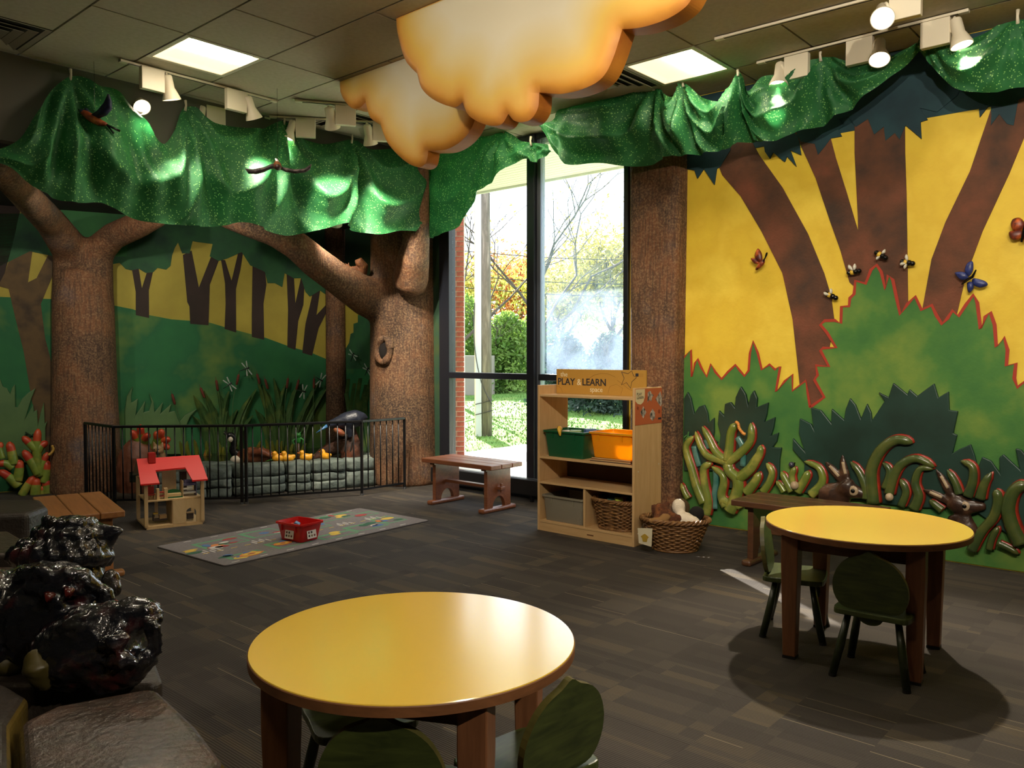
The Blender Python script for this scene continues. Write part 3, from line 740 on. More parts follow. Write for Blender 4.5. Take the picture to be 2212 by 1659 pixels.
cloud('large yellow cloud panel hanging from the ceiling', 3.44, [[(655, 115), (668, 190), (700, 290), (755, 352)], [(755, 352), (778, 425), (840, 480), (930, 512), (972, 488)], [(972, 488), (1000, 550), (1070, 592), (1150, 598), (1190, 545)], [(1190, 545), (1225, 580), (1290, 575), (1330, 520), (1338, 442)],
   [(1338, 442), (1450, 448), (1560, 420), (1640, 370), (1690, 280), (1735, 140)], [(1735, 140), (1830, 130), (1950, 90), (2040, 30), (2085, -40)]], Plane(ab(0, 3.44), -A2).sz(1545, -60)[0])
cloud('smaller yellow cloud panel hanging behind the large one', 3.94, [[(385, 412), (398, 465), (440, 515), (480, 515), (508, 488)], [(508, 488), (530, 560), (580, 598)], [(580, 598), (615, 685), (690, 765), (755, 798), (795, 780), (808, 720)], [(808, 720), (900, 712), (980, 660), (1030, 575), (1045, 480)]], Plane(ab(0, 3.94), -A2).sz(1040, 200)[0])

# ------------------------------------------------------------------ track lights
LAMPW = plain('lamp_white', 'e6dcc4', rough=0.4); BULB = emit('bulb_lit', 'ffe9cc', 14.0); BULB_DIM = emit('bulb_dim', 'ffe2b8', 6.0)
def rail(label, p0, p1):
    a, b = ceil_at(*p0), ceil_at(*p1); d = (b - a); ln = d.length
    t = thing('light_track', label, 'light track', (a + b) / 2, atan2(d.y, d.x), 'ceiling light tracks')
    mk('channel', MB().bx(-ln / 2, ln / 2, -0.018, 0.018, -0.022, -0.006), LAMPW, t, bev=0.002)
    mk('slot', MB().bx(-ln / 2 + .02, ln / 2 - .02, -0.006, 0.006, -0.0235, -0.021), plain('slot_dark', '2a2620', rough=0.7), t)
    for s in (-1, 1): mk('end_cap', MB().bx(s * ln / 2 - 0.03, s * ln / 2 + 0.03, -0.021, 0.021, -0.025, -0.006), LAMPW, t, bev=0.003)
    return atan2(d.y, d.x)
def fixture(label, box_px, rz, side, aim, power, lit=True, drop=0.0, H=H, size=62, grp='track spotlights', pos=None):
    """box_px: where the top of the driver box meets the track; side: lamp at +x or -x end; aim: point lit"""
    bp = pos or ceil_at(*box_px); t = thing('track_spotlight', label, 'spotlight', (bp.x, bp.y, H), rz, grp)
    mk('driver_box', MB().bx(-0.085, 0.085, -0.024, 0.024, -0.185, -0.0235), LAMPW, t, bev=0.004)
    lp = Vector((side * 0.125, -0.0, -0.115 - drop))
    aw = Vector(aim) - (Vector((bp.x, bp.y, H)) + Matrix.Rotation(rz, 4, 'Z').to_3x3() @ lp); ad = (Matrix.Rotation(-rz, 4, 'Z').to_3x3() @ aw).normalized()
    q = (-ad).to_track_quat('Z', 'Y'); M = Matrix.Translation(lp) @ q.to_matrix().to_4x4()
    mk('arm', MB().tube(cat([(side * 0.085, 0, -0.12), (side * 0.1, -.015, -0.075), tuple(M @ Vector((0, 0, 0.085))), tuple(M @ Vector((0, 0, 0.05)))], 5), 0.009, 8), LAMPW, t, smooth=True)
    sh = MB().lathe([(0.02, 0.075), (0.032, 0.07), (0.036, 0.06), (0.037, -0.02), (0.044, -0.035), (0.066, -0.095), (0.067, -0.102), (0.062, -0.102), (0.06, -0.095), (0.035, -0.045)], 24, M)
    mk('shade', sh, LAMPW, t, auto=35)
    mk('bulb', MB().ell((0, 0, -0.078), (0.05, 0.05, 0.018), M), BULB if lit else BULB_DIM, t, smooth=True)
    if power:
        ld = bpy.data.lights.new('spot', 'SPOT'); ld.energy = power; ld.spot_size = radians(size); ld.spot_blend = 0.8; ld.shadow_soft_size = 0.04; ld.color = (1.0, 0.89, 0.72)
        lo = bpy.data.objects.new('spot_beam', ld); COL.objects.link(lo); lo.parent = t
        lo.matrix_local = Matrix.Translation(M @ Vector((0, 0, -0.115))) @ q.to_matrix().to_4x4()
r1 = rail('upper left light track under the lit panel', (267, 128), (591, 214))
r2 = rail('lower left light track along the drape', (203, 167), (575, 252))
r3 = rail('short light track continuing towards the small cloud', (590, 249), (838, 262))
r4 = rail('short light track ending behind the small cloud', (645, 214), (815, 229))
r5 = rail('right light track nearer the lit panel', (1555, 78), (1960, -28))
r6 = rail('right light track along the yellow wall', (1645, 130), (2082, 20))
SPW = 170
fixture('white spotlight at the near end of the upper left track', (328, 141), r1, 1, (-2.2, 7.0, 0.2), SPW * .55)
fixture('white spotlight at the far end of the upper left track', (509, 189), r1, 1, (-1.5, 8.0, 0.6), SPW)
fixture('glowing spotlight at the near end of the lower left track', (264, 178), r2, 1, (-1.6, 5.0, 1.6), SPW * .5)
fixture('spotlight hanging before the drape in the middle of the lower left track', (464, 225), r2, -1, (-2.8, 6.75, 1.7), SPW * .45, size=85)
fixture('spotlight tilted to the left on the short track towards the small cloud', (660, 252), r3, -1, (-2.55, 7.05, 1.5), SPW * .45, size=85)
fixture('unlit-looking spotlight half hidden above the air vent', (746, 223), r4, -1, (-1.35, 8.7, 1.1), SPW * 2.2, False)
fixture('spotlight hanging right beside the small cloud', (826, 261), r3, -1, (-0.95, 8.8, 0.8), SPW * 1.4, False)
fixture('glowing spotlight at the top right facing the room', (1957, -30), r5, -1, (0.8, 1.7, 0.6), SPW)
fixture('white spotlight pointing straight down beside the green drape', (1722, 112), r6, -1, (1.35, 5.1, 0.0), SPW * .6, size=45)
fixture('glowing spotlight in the middle of the right track', (1858, 77), r6, 1, (1.68, 3.8, 0.3), SPW * 3.4, size=52)
fixture('white spotlight tilted right at the end of the right track', (2022, 36), r6, 1, (3.2, 4.75, 0.9), SPW * .7)
# unseen fill lamps added for brightness: a track behind the camera and one under the low soffit of the pond corner
def rail_at(label, p0, p1, z):
    d = p1 - p0; ln = d.length; t = thing('light_track', label, 'light track', ((p0.x + p1.x) / 2, (p0.y + p1.y) / 2, z), atan2(d.y, d.x), 'ceiling light tracks')
    mk('channel', MB().bx(-ln / 2, ln / 2, -0.018, 0.018, -0.022, -0.006), LAMPW, t); return atan2(d.y, d.x)
r7 = rail_at('added unseen light track above and behind the camera', ab(3.6, 1.0), ab(-2.6, 1.0), H)
for n_, a_, aim, p_, sz in (('first', 3.2, ab(3.6, 3.44, 3.1), 110, 60), ('second', 2.3, ab(1.6, 3.44, 3.2), 110, 60), ('third', 1.4, (0.9, 6.2, 0.6), 240, 50), ('fourth', 0.4, (2.2, 6.1, 2.2), 330, 64), ('fifth', -0.7, (3.2, 5.3, 2.2), 360, 64), ('sixth', -1.8, (-0.35, 2.25, .6), 520, 38)):
    fixture(n_ + ' added fill spotlight above and behind the camera', None, r7, 1, aim, p_, size=sz, grp='added fill spotlights out of view', pos=ab(a_, 1.0))
r8 = rail_at('added unseen light track behind the drape under the low soffit', ab(6.78, 0.6), ab(6.78, 5.2), HB)
for n_, b_, aim in (('nearest', 1.0, L.w(-1.6, 1.5)), ('second', 2.4, L.w(-0.1, 1.6)), ('third', 3.3, L.w(1.2, 1.5)), ('farthest', 4.9, L.w(2.2, 0.8))):
    fixture(n_ + ' added fill spotlight hidden behind the drape over the pond', None, r8, 1, aim, {'third': 45, 'farthest': 30}.get(n_, 65), H=HB, size=95, grp='added fill spotlights out of view', pos=ab(6.78, b_))
# ================================================================== MURALS AND RELIEFS
HILL = plain('mural_hill', '26703c', '1c6038', 0.75, 1.3, 0.1, 40, c3='6c8436')
CANOPY = plain('mural_canopy', '1d4530', '275a34', 0.75, 2.0, 0.1, 40, c3='15382c')
TRUNKD = plain('mural_trunk_dark', '241812', '30211a', 0.75, 4)
TRUNKR = plain('mural_trunk_red', '3e2c22', '5e3a26', 0.8, 3.2, 0.35, 60, c3='7a4630')
BUSH = plain('mural_bush', '2c6630', '477a34', 0.75, 2.4, 0.12, 50, c3='74903a')
REDP = plain('mural_red_line', 'a8341e', rough=0.7)
FRINGE = plain('mural_fringe', '14303a', '1d4048', 0.75, 4)
CUT = plain('cutout_dark_green', '152e24', '23443a', 0.45, 2.0, 0.05, 50)
c1 = lambda p: C(240, 480, 3.19, p)
def painted(name, wall, pl, pts, o1, mat, label=None):
    o = mk(name, panel(pl, pts, 0.0, o1), mat, wall, world=True)
    if label: o['label'] = label
    return o
# hill mural
hill = c1([(-1100, 500), (-400, 530), (0, 570), (150, 600), (260, 640), (420, 670), (560, 680), (680, 692), (780, 722), (960, 770), (1060, 795), (1210, 850), (1380, 900), (1500, 950), (1640, 1000)]) 
s_r = tL - 0.01
hp = [L.sz(p[0], p[1]) for p in hill]; hp = [p for p in hp if p[0] < s_r] + [(s_r, 0.75), (s_r, 0.01), (-6.0, 0.01), (-6.0, 1.75)]
Mh = Matrix.Identity(4)
for i in range(3): Mh[i][0] = L.r[i]; Mh[i][1] = (0, 0, 1)[i]; Mh[i][2] = L.n[i]
Mh.translation = L.o
mk('painted_hill', MB().prism(hp, 0.0, 0.004, Mh), HILL, wall_left, world=True)
for t in ([(170, 640), (170, 480), (145, 330), (190, 318), (212, 455), (245, 350), (290, 335), (260, 470), (262, 660)],
          [(545, 700), (540, 580), (525, 550), (495, 225), (555, 195), (605, 450), (690, 235), (745, 255), (680, 430), (672, 710)],
          [(782, 735), (790, 560), (785, 420), (758, 260), (785, 260), (830, 405), (875, 215), (910, 205), (890, 330), (860, 460), (862, 760)],
          [(970, 790), (970, 640), (975, 295), (1060, 335), (1070, 430), (1050, 560), (1055, 810)],
          [(1215, 860), (1220, 600), (1210, 350), (1260, 380), (1270, 560), (1310, 380), (1335, 390), (1325, 570), (1290, 680), (1270, 880)],
          [(1318, 900), (1340, 700), (1390, 490), (1440, 470), (1415, 640), (1490, 560), (1490, 610), (1430, 730), (1385, 920)]):
    painted('painted_tree', wall_left, L, c1(t), 0.006, TRUNKD)
can = [(-1100, 240), (-800, 320), (-560, 200), (-320, 250), (-60, 300), (60, 280), (100, 322), (140, 332), (190, 320), (240, 350), (290, 345), (320, 315), (380, 327), (410, 300), (420, 230), (440, 175), (462, 140), (490, 215), (540, 215), (562, 130), (600, 137), (700, 150), (680, 235), (740, 267), (800, 250), (900, 205), (960, 297), (1060, 342), (1080, 420), (1130, 420), (1180, 447), (1195, 350), (1260, 387), (1310, 385), (1340, 480), (1370, 512), (1440, 470), (1490, 505), (1560, 420), (1560, -60), (-1100, -60)]
painted('painted_canopy', wall_left, L, c1(can), 0.008, CANOPY)
# left painted tree
c2 = lambda p: C(0, 350, 2.154, p)
painted('painted_tree', wall_left, L, c2([(-70, 560), (20, 520), (70, 380), (110, 180), (190, 200), (150, 420), (130, 560), (170, 540), (240, 400), (290, 180), (330, 190), (270, 470), (190, 660), (210, 820), (250, 970), (270, 1100), (260, 1560), (220, 1560), (200, 1300), (150, 1120), (110, 880), (70, 720), (40, 590)]), 0.006, plain('mural_trunk_brown', '4a3a22', '5f4a2a', 0.75, 3, c3='33271a'))
painted('painted_tree', wall_left, L, c2([(-60, 200), (60, 120), (110, 150), (60, 380), (20, 520), (-70, 700)]), 0.008, TRUNKD)
painted('painted_canopy', wall_left, L, c2([(300, 180), (240, 330), (220, 420), (330, 430), (440, 440), (590, 440), (600, 120), (300, 120)]), 0.0085, plain('mural_canopy_light', '2c6a34', '1f5530', 0.75, 2))
# narrow strip of mural beside the big trunk
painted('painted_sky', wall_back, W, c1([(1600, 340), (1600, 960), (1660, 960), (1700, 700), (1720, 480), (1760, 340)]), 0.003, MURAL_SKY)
painted('painted_bush', wall_back, W, c1([(1600, 900), (1640, 830), (1650, 770), (1670, 760), (1670, 700), (1700, 690), (1700, 640), (1850, 600), (1850, 1010), (1600, 1010)]), 0.006, CANOPY)
painted('painted_grass', wall_back, W, c1([(1590, 990), (1850, 990), (1850, 1660), (1590, 1660)]), 0.004, HILL)

# yellow mural
c3 = lambda p: C(1500, 0, 2.962, p); c4 = lambda p: C(1460, 450, 2.9415, p); c5 = lambda p: C(1450, 800, 4.147, p); c6 = lambda p: C(1800, 850, 4.046, p)
def trunkp(l, r): return l + r[::-1]
painted('painted_trunk', wall_right, W, [(1530, 300), (1560, 378), (1600, 424), (1645, 500), (1690, 590), (1712, 690), (1724, 800), (1728, 840), (1745, 895), (1785, 870), (1790, 760), (1802, 692), (1795, 640), (1780, 590), (1745, 505), (1690, 405), (1640, 335), (1610, 280)], 0.007, TRUNKR)
painted('painted_trunk', wall_right, W, [(1700, 250), (1730, 315), (1762, 385), (1790, 470), (1815, 540), (1835, 610), (1870, 640), (1870, 520), (1853, 498), (1830, 420), (1805, 340), (1792, 290), (1780, 240)], 0.007, TRUNKR)
painted('painted_trunk', wall_right, W, [(1846, 200), (1846, 330), (1853, 470), (1856, 700), (1962, 700), (1960, 560), (1958, 420), (1955, 330), (1954, 200)], 0.0075, TRUNKR)
painted('painted_trunk', wall_right, W, [(2180, 120), (2135, 252), (2095, 370), (2042, 480), (2012, 560), (1990, 680), (2030, 720), (2062, 700), (2085, 600), (2122, 500), (2180, 375), (2215, 290), (2300, 120)], 0.007, TRUNKR)
edge1 = [(40, 960), (95, 900), (100, 1070), (120, 985), (138, 957), (160, 1010), (195, 1070), (222, 990), (250, 1040), (290, 1085), (330, 1040), (378, 995), (405, 1030), (435, 1065), (462, 1030), (470, 920), (490, 845), (520, 920), (545, 1025), (595, 992), (630, 1025), (662, 1005), (635, 1165), (690, 1100), (740, 1055), (740, 1160), (825, 1095), (838, 1180), (852, 1265)]
edge2 = [(852, 1265), (942, 1200), (880, 1090), (900, 1060), (890, 998), (972, 1005), (918, 902), (935, 888), (1018, 885), (960, 790), (918, 740), (945, 714), (1010, 712), (1048, 730), (1052, 625), (1100, 622), (1105, 570), (1132, 545), (1140, 460), (1205, 478), (1240, 390), (1275, 360), (1305, 405), (1330, 512), (1347, 425), (1378, 455), (1402, 570), (1425, 675), (1470, 610), (1520, 560), (1560, 645), (1625, 615), (1655, 680), (1690, 735), (1725, 700), (1758, 650), (1795, 685), (1845, 610), (1890, 550), (1915, 600), (1935, 765), (1965, 690), (1998, 660), (2025, 740), (2036, 880), (2085, 820), (2107, 900), (2100, 1000), (2160, 985), (2150, 1080), (2170, 1137), (2230, 1090), (2330, 1180), (2480, 1250)]
fl_l = W.sz(*c4([(40, 960)])[0])[0]; fl_r = W.sz(*c4([(2480, 1250)])[0])[0]
bp = [W.sz(*p, 0.010) for p in c4(edge1 + edge2[1:])]; _e = bp[-1]
bp += [(_e[0] + .12, _e[1] + .14), (_e[0] + .3, _e[1] - .1), (_e[0] + .45, _e[1] + .12), (_e[0] + .7, _e[1] - .15), (-ROOM_A0 - .02, _e[1] - .2), (-ROOM_A0 - .02, .008), (W.sz(1465, 1100)[0], 0.008)]
Mw = Matrix.Identity(4)
for i in range(3): Mw[i][0] = W.r[i]; Mw[i][1] = (0, 0, 1)[i]; Mw[i][2] = W.n[i]
Mw.translation = W.o
mk('painted_bush', MB().prism(bp, 0.0, 0.010, Mw), BUSH, wall_right, world=True)
mk('red_outline', ribbon(W, c4(edge1), 0.018, 0.009, 0.0125), REDP, wall_right, world=True)
mk('red_outline', ribbon(W, c4(edge2), 0.022, 0.009, 0.0125), REDP, wall_right, world=True)
mk('painted_band', MB().bx(wr0 + .02, -ROOM_A0 - .02, -.004, 0, 3.0, H - .004, W.M()), FRINGE, wall_right, world=True)
for t in ([(-60, 900), (-60, 1080), (0, 1090), (18, 1142), (60, 1080), (127, 1182), (142, 1080), (165, 1065), (230, 960), (230, 850)],
          [(380, 850), (360, 905), (440, 900), (450, 970), (482, 1016), (502, 975), (577, 1036), (592, 1000), (652, 1066), (612, 960), (682, 992), (660, 860)],
          [(640, 820), (680, 905), (770, 920), (790, 990), (832, 940), (872, 885), (942, 872), (920, 830), (957, 805), (920, 762), (985, 745), (1032, 812), (1110, 760), (1150, 860), (1212, 810), (1222, 900), (1282, 850), (1312, 892), (1350, 800), (1452, 887), (1446, 780), (1492, 766), (1440, 690), (1552, 716), (1682, 610), (1720, 520), (1500, 380), (1000, 480)],
          [(1800, 540), (1812, 600), (1825, 750), (1895, 660), (1900, 740), (1896, 802), (1950, 730), (2000, 792), (2042, 802), (2072, 640), (2240, 560), (2240, 480)]):
    painted('painted_leaf_fringe', wall_right, W, c3(t), 0.012, FRINGE)
# dark cut-out bushes standing proud of the wall
def cutout(label, pts, o0, o1, mat=CUT, pl=W, name='cutout_bush', cat_='bush relief', grp='dark cut-out bushes on the yellow mural'):
    o = mk(name, panel(pl, pts, o0, o1), mat, bev=0.006); return tag(o, label, cat_, grp)
cutout('small dark green cut-out bush beside the bark column', c5([(112, 250), (145, 192), (175, 250), (205, 388), (245, 325), (295, 308), (325, 380), (336, 467), (382, 423), (382, 560), (372, 620), (415, 640), (380, 700), (380, 900), (112, 900)]), 0.012, 0.035)
cutout('dark green cut-out bush behind the twisting green plant', c5([(440, 900), (430, 650), (440, 580), (415, 480), (425, 358), (470, 407), (478, 300), (530, 283), (566, 332), (575, 240), (620, 142), (665, 215), (686, 312), (710, 220), (738, 178), (768, 250), (762, 332), (867, 287), (852, 400), (832, 462), (928, 418), (912, 520), (890, 587), (958, 557), (942, 640), (906, 690), (985, 693), (968, 800), (962, 1000), (700, 1080), (480, 1050)]), 0.012, 0.042)
bigb = c5([(1190, 1100), (1190, 830), (1085, 710), (1088, 608), (1160, 690), (1192, 725), (1140, 560), (1150, 428), (1250, 480), (1272, 522), (1248, 330), (1340, 358), (1430, 472), (1435, 343), (1545, 442), (1560, 350), (1600, 248), (1650, 310), (1697, 432), (1752, 297), (1790, 380), (1797, 447)]) + c4([(1325, 1225), (1285, 1168), (1350, 1200), (1380, 1108), (1470, 1182), (1482, 1148), (1532, 1192), (1640, 1112), (1667, 1202), (1732, 1163), (1737, 1282), (1792, 1290), (1762, 1430), (1787, 1440), (1757, 1557), (1800, 1530)]) + c6([(1140, 470), (1200, 443), (1235, 540), (1262, 652), (1300, 553), (1380, 590), (1452, 692), (1450, 560), (1485, 530), (1560, 600), (1627, 662), (1590, 480), (1640, 490), (1760, 640), (1840, 560), (1980, 800), (1980, 1330), (1660, 1330), (1200, 1000), (700, 1000)])
cutout('wide dark green cut-out bush behind the two rabbits', bigb, 0.012, 0.038)

# fleshy relief plants
STEM = plain('relief_green', '74802c', '6a7a34', 0.28, 7, 0.1, 60, c3='a8a24c', coat=0.4)
STEMD = plain('relief_dark_green', '35482a', '465428', 0.28, 7, 0.1, 60, c3='5c602e', coat=0.4)
TEAL = plain('relief_teal', '2f6a62', '5a8a84', 0.3, 8, coat=0.3); REDG = plain('relief_red', 'a83420', '7d2418', 0.35, 9, coat=0.3)
def path3(pl, pts, off):
    return [pl.hit(p[0], p[1], off) for p in pts]
def stem(parent, pl, pts, r0, r1, off, mat, conv, tip=True):
    P = cat([pl.hit(*p, off) for p in conv(pts)], 6); n = len(P)
    rad = [r0 + (r1 - r0) * (i / (n - 1)) ** 0.8 for i in range(n)]
    if tip: rad[0] = r0 * 0.12; rad[1] = r0 * 0.55; rad[2] = r0 * .85
    mb = MB().tube(P, rad, 10, flat=(tuple(pl.n), 0.8)); o = mk('stem', mb, mat, parent, smooth=True, world=True)
    rm = MB().tube([p + pl.r * 0.009 - pl.n * 0.016 + Vector((0, 0, 0.005)) for p in P], [r * 1.10 for r in rad], 8, flat=(tuple(pl.n), 0.5))
    mk('red_edge', rm, REDG, o, smooth=True, world=True)
    return o
k = 1 / 4.147 / 1782 * 6.5                    # metres per crop pixel at the wall
tp = thing('twisted_relief_plant', 'glossy green twisting plant relief with red edges beside the bark column', 'plant relief', W.w(W.sz(1560, 1100)[0], 0.2, 0.05), RZ)
for pts, r0, r1 in (([(200, 590), (130, 690), (180, 880), (230, 1050), (290, 1190)], 26, 48), ([(215, 545), (265, 690), (330, 770), (430, 800), (500, 825)], 24, 42), ([(275, 500), (340, 620), (390, 720), (470, 800)], 22, 40),
   ([(580, 470), (535, 560), (520, 700), (500, 810)], 34, 46), ([(712, 470), (712, 620), (640, 720), (540, 800), (500, 830)], 30, 46), ([(500, 810), (520, 900), (590, 970), (600, 1060), (560, 1180), (520, 1260)], 46, 60),
   ([(800, 670), (792, 740), (760, 800), (700, 890), (600, 970)], 26, 52), ([(360, 830), (290, 880), (300, 1030), (330, 1180), (310, 1290)], 30, 46), ([(360, 860), (450, 930), (470, 1010), (450, 1120), (490, 1220)], 24, 46), ([(88, 1010), (115, 1090), (150, 1150)], 20, 30), ([(640, 1220), (560, 1210), (450, 1160)], 20, 50)):
    stem(tp, W, pts, r0 * k, r1 * k, 0.06, STEM, c5)
for pts in ([(395, 870), (400, 1000), (385, 1120), (390, 1240)], [(590, 600), (640, 700), (640, 860)], [(200, 680), (225, 780), (250, 860)], [(310, 620), (340, 700)]):
    P = [W.hit(*p, 0.045) for p in c5(pts)]; mk('teal_hollow', MB().tube(cat(P, 4), 0.026, 8, flat=(tuple(W.n), 0.5)), TEAL, tp, smooth=True, world=True)
tp2 = thing('low_relief_plants', 'row of low green relief sprouts between the twisting plant and rabbits', 'plant relief', W.w(W.sz(1700, 1050)[0], 0.3, 0.05), RZ)
for pts, r0, r1 in (([(850, 830), (900, 910), (880, 1000), (820, 1090)], 24, 36), ([(985, 905), (1020, 980), (1080, 1085)], 22, 36), ([(1230, 900), (1190, 990), (1130, 1090)], 34, 36), ([(1190, 815), (1310, 865), (1355, 960), (1330, 1040), (1250, 1115)], 20, 40), ([(1110, 865), (1080, 940), (1090, 1010)], 24, 30), ([(790, 910), (750, 1000), (670, 1100)], 32, 46), ([(940, 990), (980, 1040), (1010, 1090)], 20, 30)):
    stem(tp2, W, pts, r0 * k, r1 * k, 0.06, STEM, c5)
k2 = 1 / 4.046 / 1782 * 5.6
tp3 = thing('curling_relief_plants', 'dark green curling plant relief around the rabbits on the yellow mural', 'plant relief', W.w(W.sz(1980, 1050)[0], 0.3, 0.05), RZ)
for pts, r0, r1 in (([(695, 432), (560, 405), (440, 470), (360, 590), (330, 720), (350, 960)], 38, 58), ([(885, 645), (730, 570), (600, 615), (530, 720), (485, 880)], 30, 44), ([(875, 662), (760, 660), (715, 780), (745, 900), (700, 1010)], 20, 46), ([(585, 745), (635, 860), (590, 985)], 30, 34), ([(150, 595), (225, 690), (280, 820), (290, 920)], 24, 44),
   ([(1112, 588), (1210, 640), (1220, 760), (1175, 900)], 22, 42), ([(1382, 690), (1320, 790), (1280, 920)], 20, 44), ([(1420, 835), (1440, 940), (1400, 1080), (1300, 1200), (1205, 1375)], 38, 40), ([(995, 665), (1060, 770), (1100, 880)], 22, 36), ([(1700, 780), (1580, 850), (1530, 1000), (1560, 1150), (1640, 1320)], 44, 60), ([(1442, 1165), (1390, 1260), (1360, 1365)], 26, 26), ([(1620, 1405), (1540, 1355), (1440, 1310)], 20, 26), ([(430, 600), (490, 680), (450, 830)], 22, 34), ([(840, 930), (900, 980), (950, 1020)], 24, 36)):
    stem(tp3, W, pts, r0 * k2, r1 * k2, 0.06, STEMD, c6)
# rabbits
FURB = plain('relief_fur', '4a3020', '2f1e16', 0.35, 8, 0.2, 60, c3='6b4a34', coat=0.3); CREAM = plain('relief_cream', '9c8468', 'bfa98a', 0.4, 8); EYE = plain('eye_black', '0c0a09', rough=0.15)
def rabbit(label, conv, kk, ears, head, nose, body, eye, tail=None):
    hx = conv([head[0]])[0]; p0 = W.hit(hx[0], hx[1], 0.05)
    t = thing('rabbit_relief', label, 'rabbit relief', (p0.x, p0.y, 0.25), RZ, 'rabbit reliefs on the yellow mural')
    m = MB(); P = [W.hit(*p, 0.06) for p in conv(head + [nose])]
    m.tube(cat(P, 5), lerps([70 * kk, 88 * kk, 60 * kk, 28 * kk], len(cat(P, 5))), 14, flat=(tuple(W.n), 0.7))
    for e in ears:
        Q = cat([W.hit(*p, 0.065) for p in conv(e)], 5); m.tube(Q, lerps([8 * kk, 34 * kk, 40 * kk, 30 * kk], len(Q)), 10, flat=(tuple(W.n), 0.5))
    Q = cat([W.hit(*p, 0.05) for p in conv(body)], 5); m.tube(Q, lerps([90 * kk, 120 * kk, 100 * kk], len(Q)), 14, flat=(tuple(W.n), 0.45))
    organic(mk('body', m, FURB, t, smooth=True, world=True), 0.009, 4)
    for e in ears:
        Q = cat([W.hit(*p, 0.082) for p in conv(e)], 5)[4:-5]; mk('inner_ear', MB().tube(Q, [13 * kk] * len(Q), 8, flat=(tuple(W.n), 0.3)), CREAM, t, smooth=True, world=True)
    ep = W.hit(*conv([eye])[0], 0.06 + 62 * kk * 0.7); er = Vector((0, 0, 1)).rotation_difference(W.n)
    ex = mk('eye_patch', MB().ell(ep - W.n * 0.006, (42 * kk, 42 * kk, 0.012), rot=er), CREAM, t, smooth=True, world=True)
    mk('eye', MB().ell(ep + W.n * 0.004, (18 * kk, 18 * kk, 0.009), rot=er), EYE, t, smooth=True, world=True)
    if tail: mk('tail', MB().ell(W.hit(*conv([tail])[0], 0.09), 36 * kk), CREAM, t, smooth=True, world=True)
rabbit('dark brown rabbit relief with upright ears above the wall bench', c5, k, [[(1378, 812), (1430, 870), (1500, 950), (1535, 1000)], [(1535, 752), (1540, 840), (1560, 930), (1570, 1000)]], [(1540, 1010), (1600, 1070)], (1745, 1115), [(1560, 1080), (1450, 1130), (1330, 1120)], (1628, 1080), (1105, 1030))
rabbit('dark brown rabbit relief with laid-back ears beside the right table', c6, k2, [[(780, 838), (860, 870), (950, 910), (1020, 950)], [(895, 655), (950, 740), (1000, 830), (1030, 900)]], [(1030, 930), (1140, 985)], (1335, 985), [(1100, 1060), (1130, 1180), (1200, 1260)], (1147, 986), (490, 905))
# butterflies, bees, caterpillar, snail, mantis
def wings(parent, pl, c, pts_list, mat, off, name='wing'):
    for pts in pts_list:
        q = [pl.sz(*p, off) for p in pts]; cx = sum(p[0] for p in q) / len(q); cz = sum(p[1] for p in q) / len(q)
        Q = [pl.w(p[0], p[1], off).lerp(pl.w(cx, cz, off), 0) for p in q]
        P = [p.to_2d() for p in cat([Vector((a, b, 0)) for a, b in q], 5, True)]
        Mx = Matrix.Identity(4)
        for i in range(3): Mx[i][0] = pl.r[i]; Mx[i][1] = (0, 0, 1)[i]; Mx[i][2] = pl.n[i]
        Mx.translation = pl.o
        n = len(P); vs = [Mx @ Vector((p.x, p.y, off)) for p in P] + [Mx @ Vector((cx + (p.x - cx) * .6, cz + (p.y - cz) * .6, off + 0.012)) for p in P] + [Mx @ Vector((p.x, p.y, off - .006)) for p in P]
        mb = MB().add(vs, [(i, (i + 1) % n, n + (i + 1) % n, n + i) for i in range(n)] + [tuple(range(n, 2 * n))] + [((i + 1) % n, i, 2 * n + i, 2 * n + (i + 1) % n) for i in range(n)] + [tuple(range(2 * n, 3 * n))[::-1]])
        mk(name, mb, mat, parent, smooth=True, world=True)
ORW = plain('wing_orange', 'd8692a', '6e2d1c', 0.4, 22, c3='3a2430'); BLW = plain('wing_blue', '1c2550', '2e3a78', 0.4, 18, c3='12162c')
def insect(name, label, cat_, grp, center, off): 
    p = W.hit(*center, off); return thing(name, label, cat_, p, RZ, grp)
GB = 'butterflies on the yellow mural'
t = insect('butterfly', 'small orange butterfly on the yellow wall left of the curved trunk', 'butterfly', GB, (1637, 560), 0.06)
wings(t, W, 0, [c4([(520, 255), (545, 290), (545, 340), (515, 330), (500, 300)]), c4([(475, 320), (505, 318), (530, 350), (500, 352)]), c4([(530, 345), (560, 320), (560, 350), (520, 390), (505, 385)])], ORW, 0.07)
mk('body', MB().tube(cat([W.hit(*p, 0.075) for p in c4([(580, 280), (565, 320), (540, 355), (515, 388)])], 4), [.004, .008, .008, .005, .005, .005, .005, .005, .005, .005, .005, .005, .004], 8), EYE, t, world=True)
mk('mount_rod', MB().cyl(W.hit(1640, 562, 0.012), W.hit(1640, 562, 0.07), 0.003, n=6), EYE, t, world=True)
t = insect('butterfly', 'orange butterfly on the yellow wall at the right edge', 'butterfly', GB, (2200, 498), 0.05)
wings(t, W, 0, [c4([(2140, 70), (2185, 60), (2215, 95), (2205, 130), (2150, 140), (2128, 110)]), c4([(2118, 150), (2190, 138), (2210, 165), (2170, 200), (2130, 195)]), c4([(2215, 100), (2260, 80), (2285, 120), (2240, 145)]), c4([(2205, 165), (2250, 160), (2260, 200), (2220, 215)])], ORW, 0.05)
mk('body', MB().tube([W.hit(*p, 0.06) for p in c4([(2225, 90), (2212, 140), (2195, 215)])], [.007, .01, .006], 8), EYE, t, world=True)
t = insect('butterfly', 'dark blue butterfly above the red-edged bush', 'butterfly', GB, (2097, 600), 0.05)
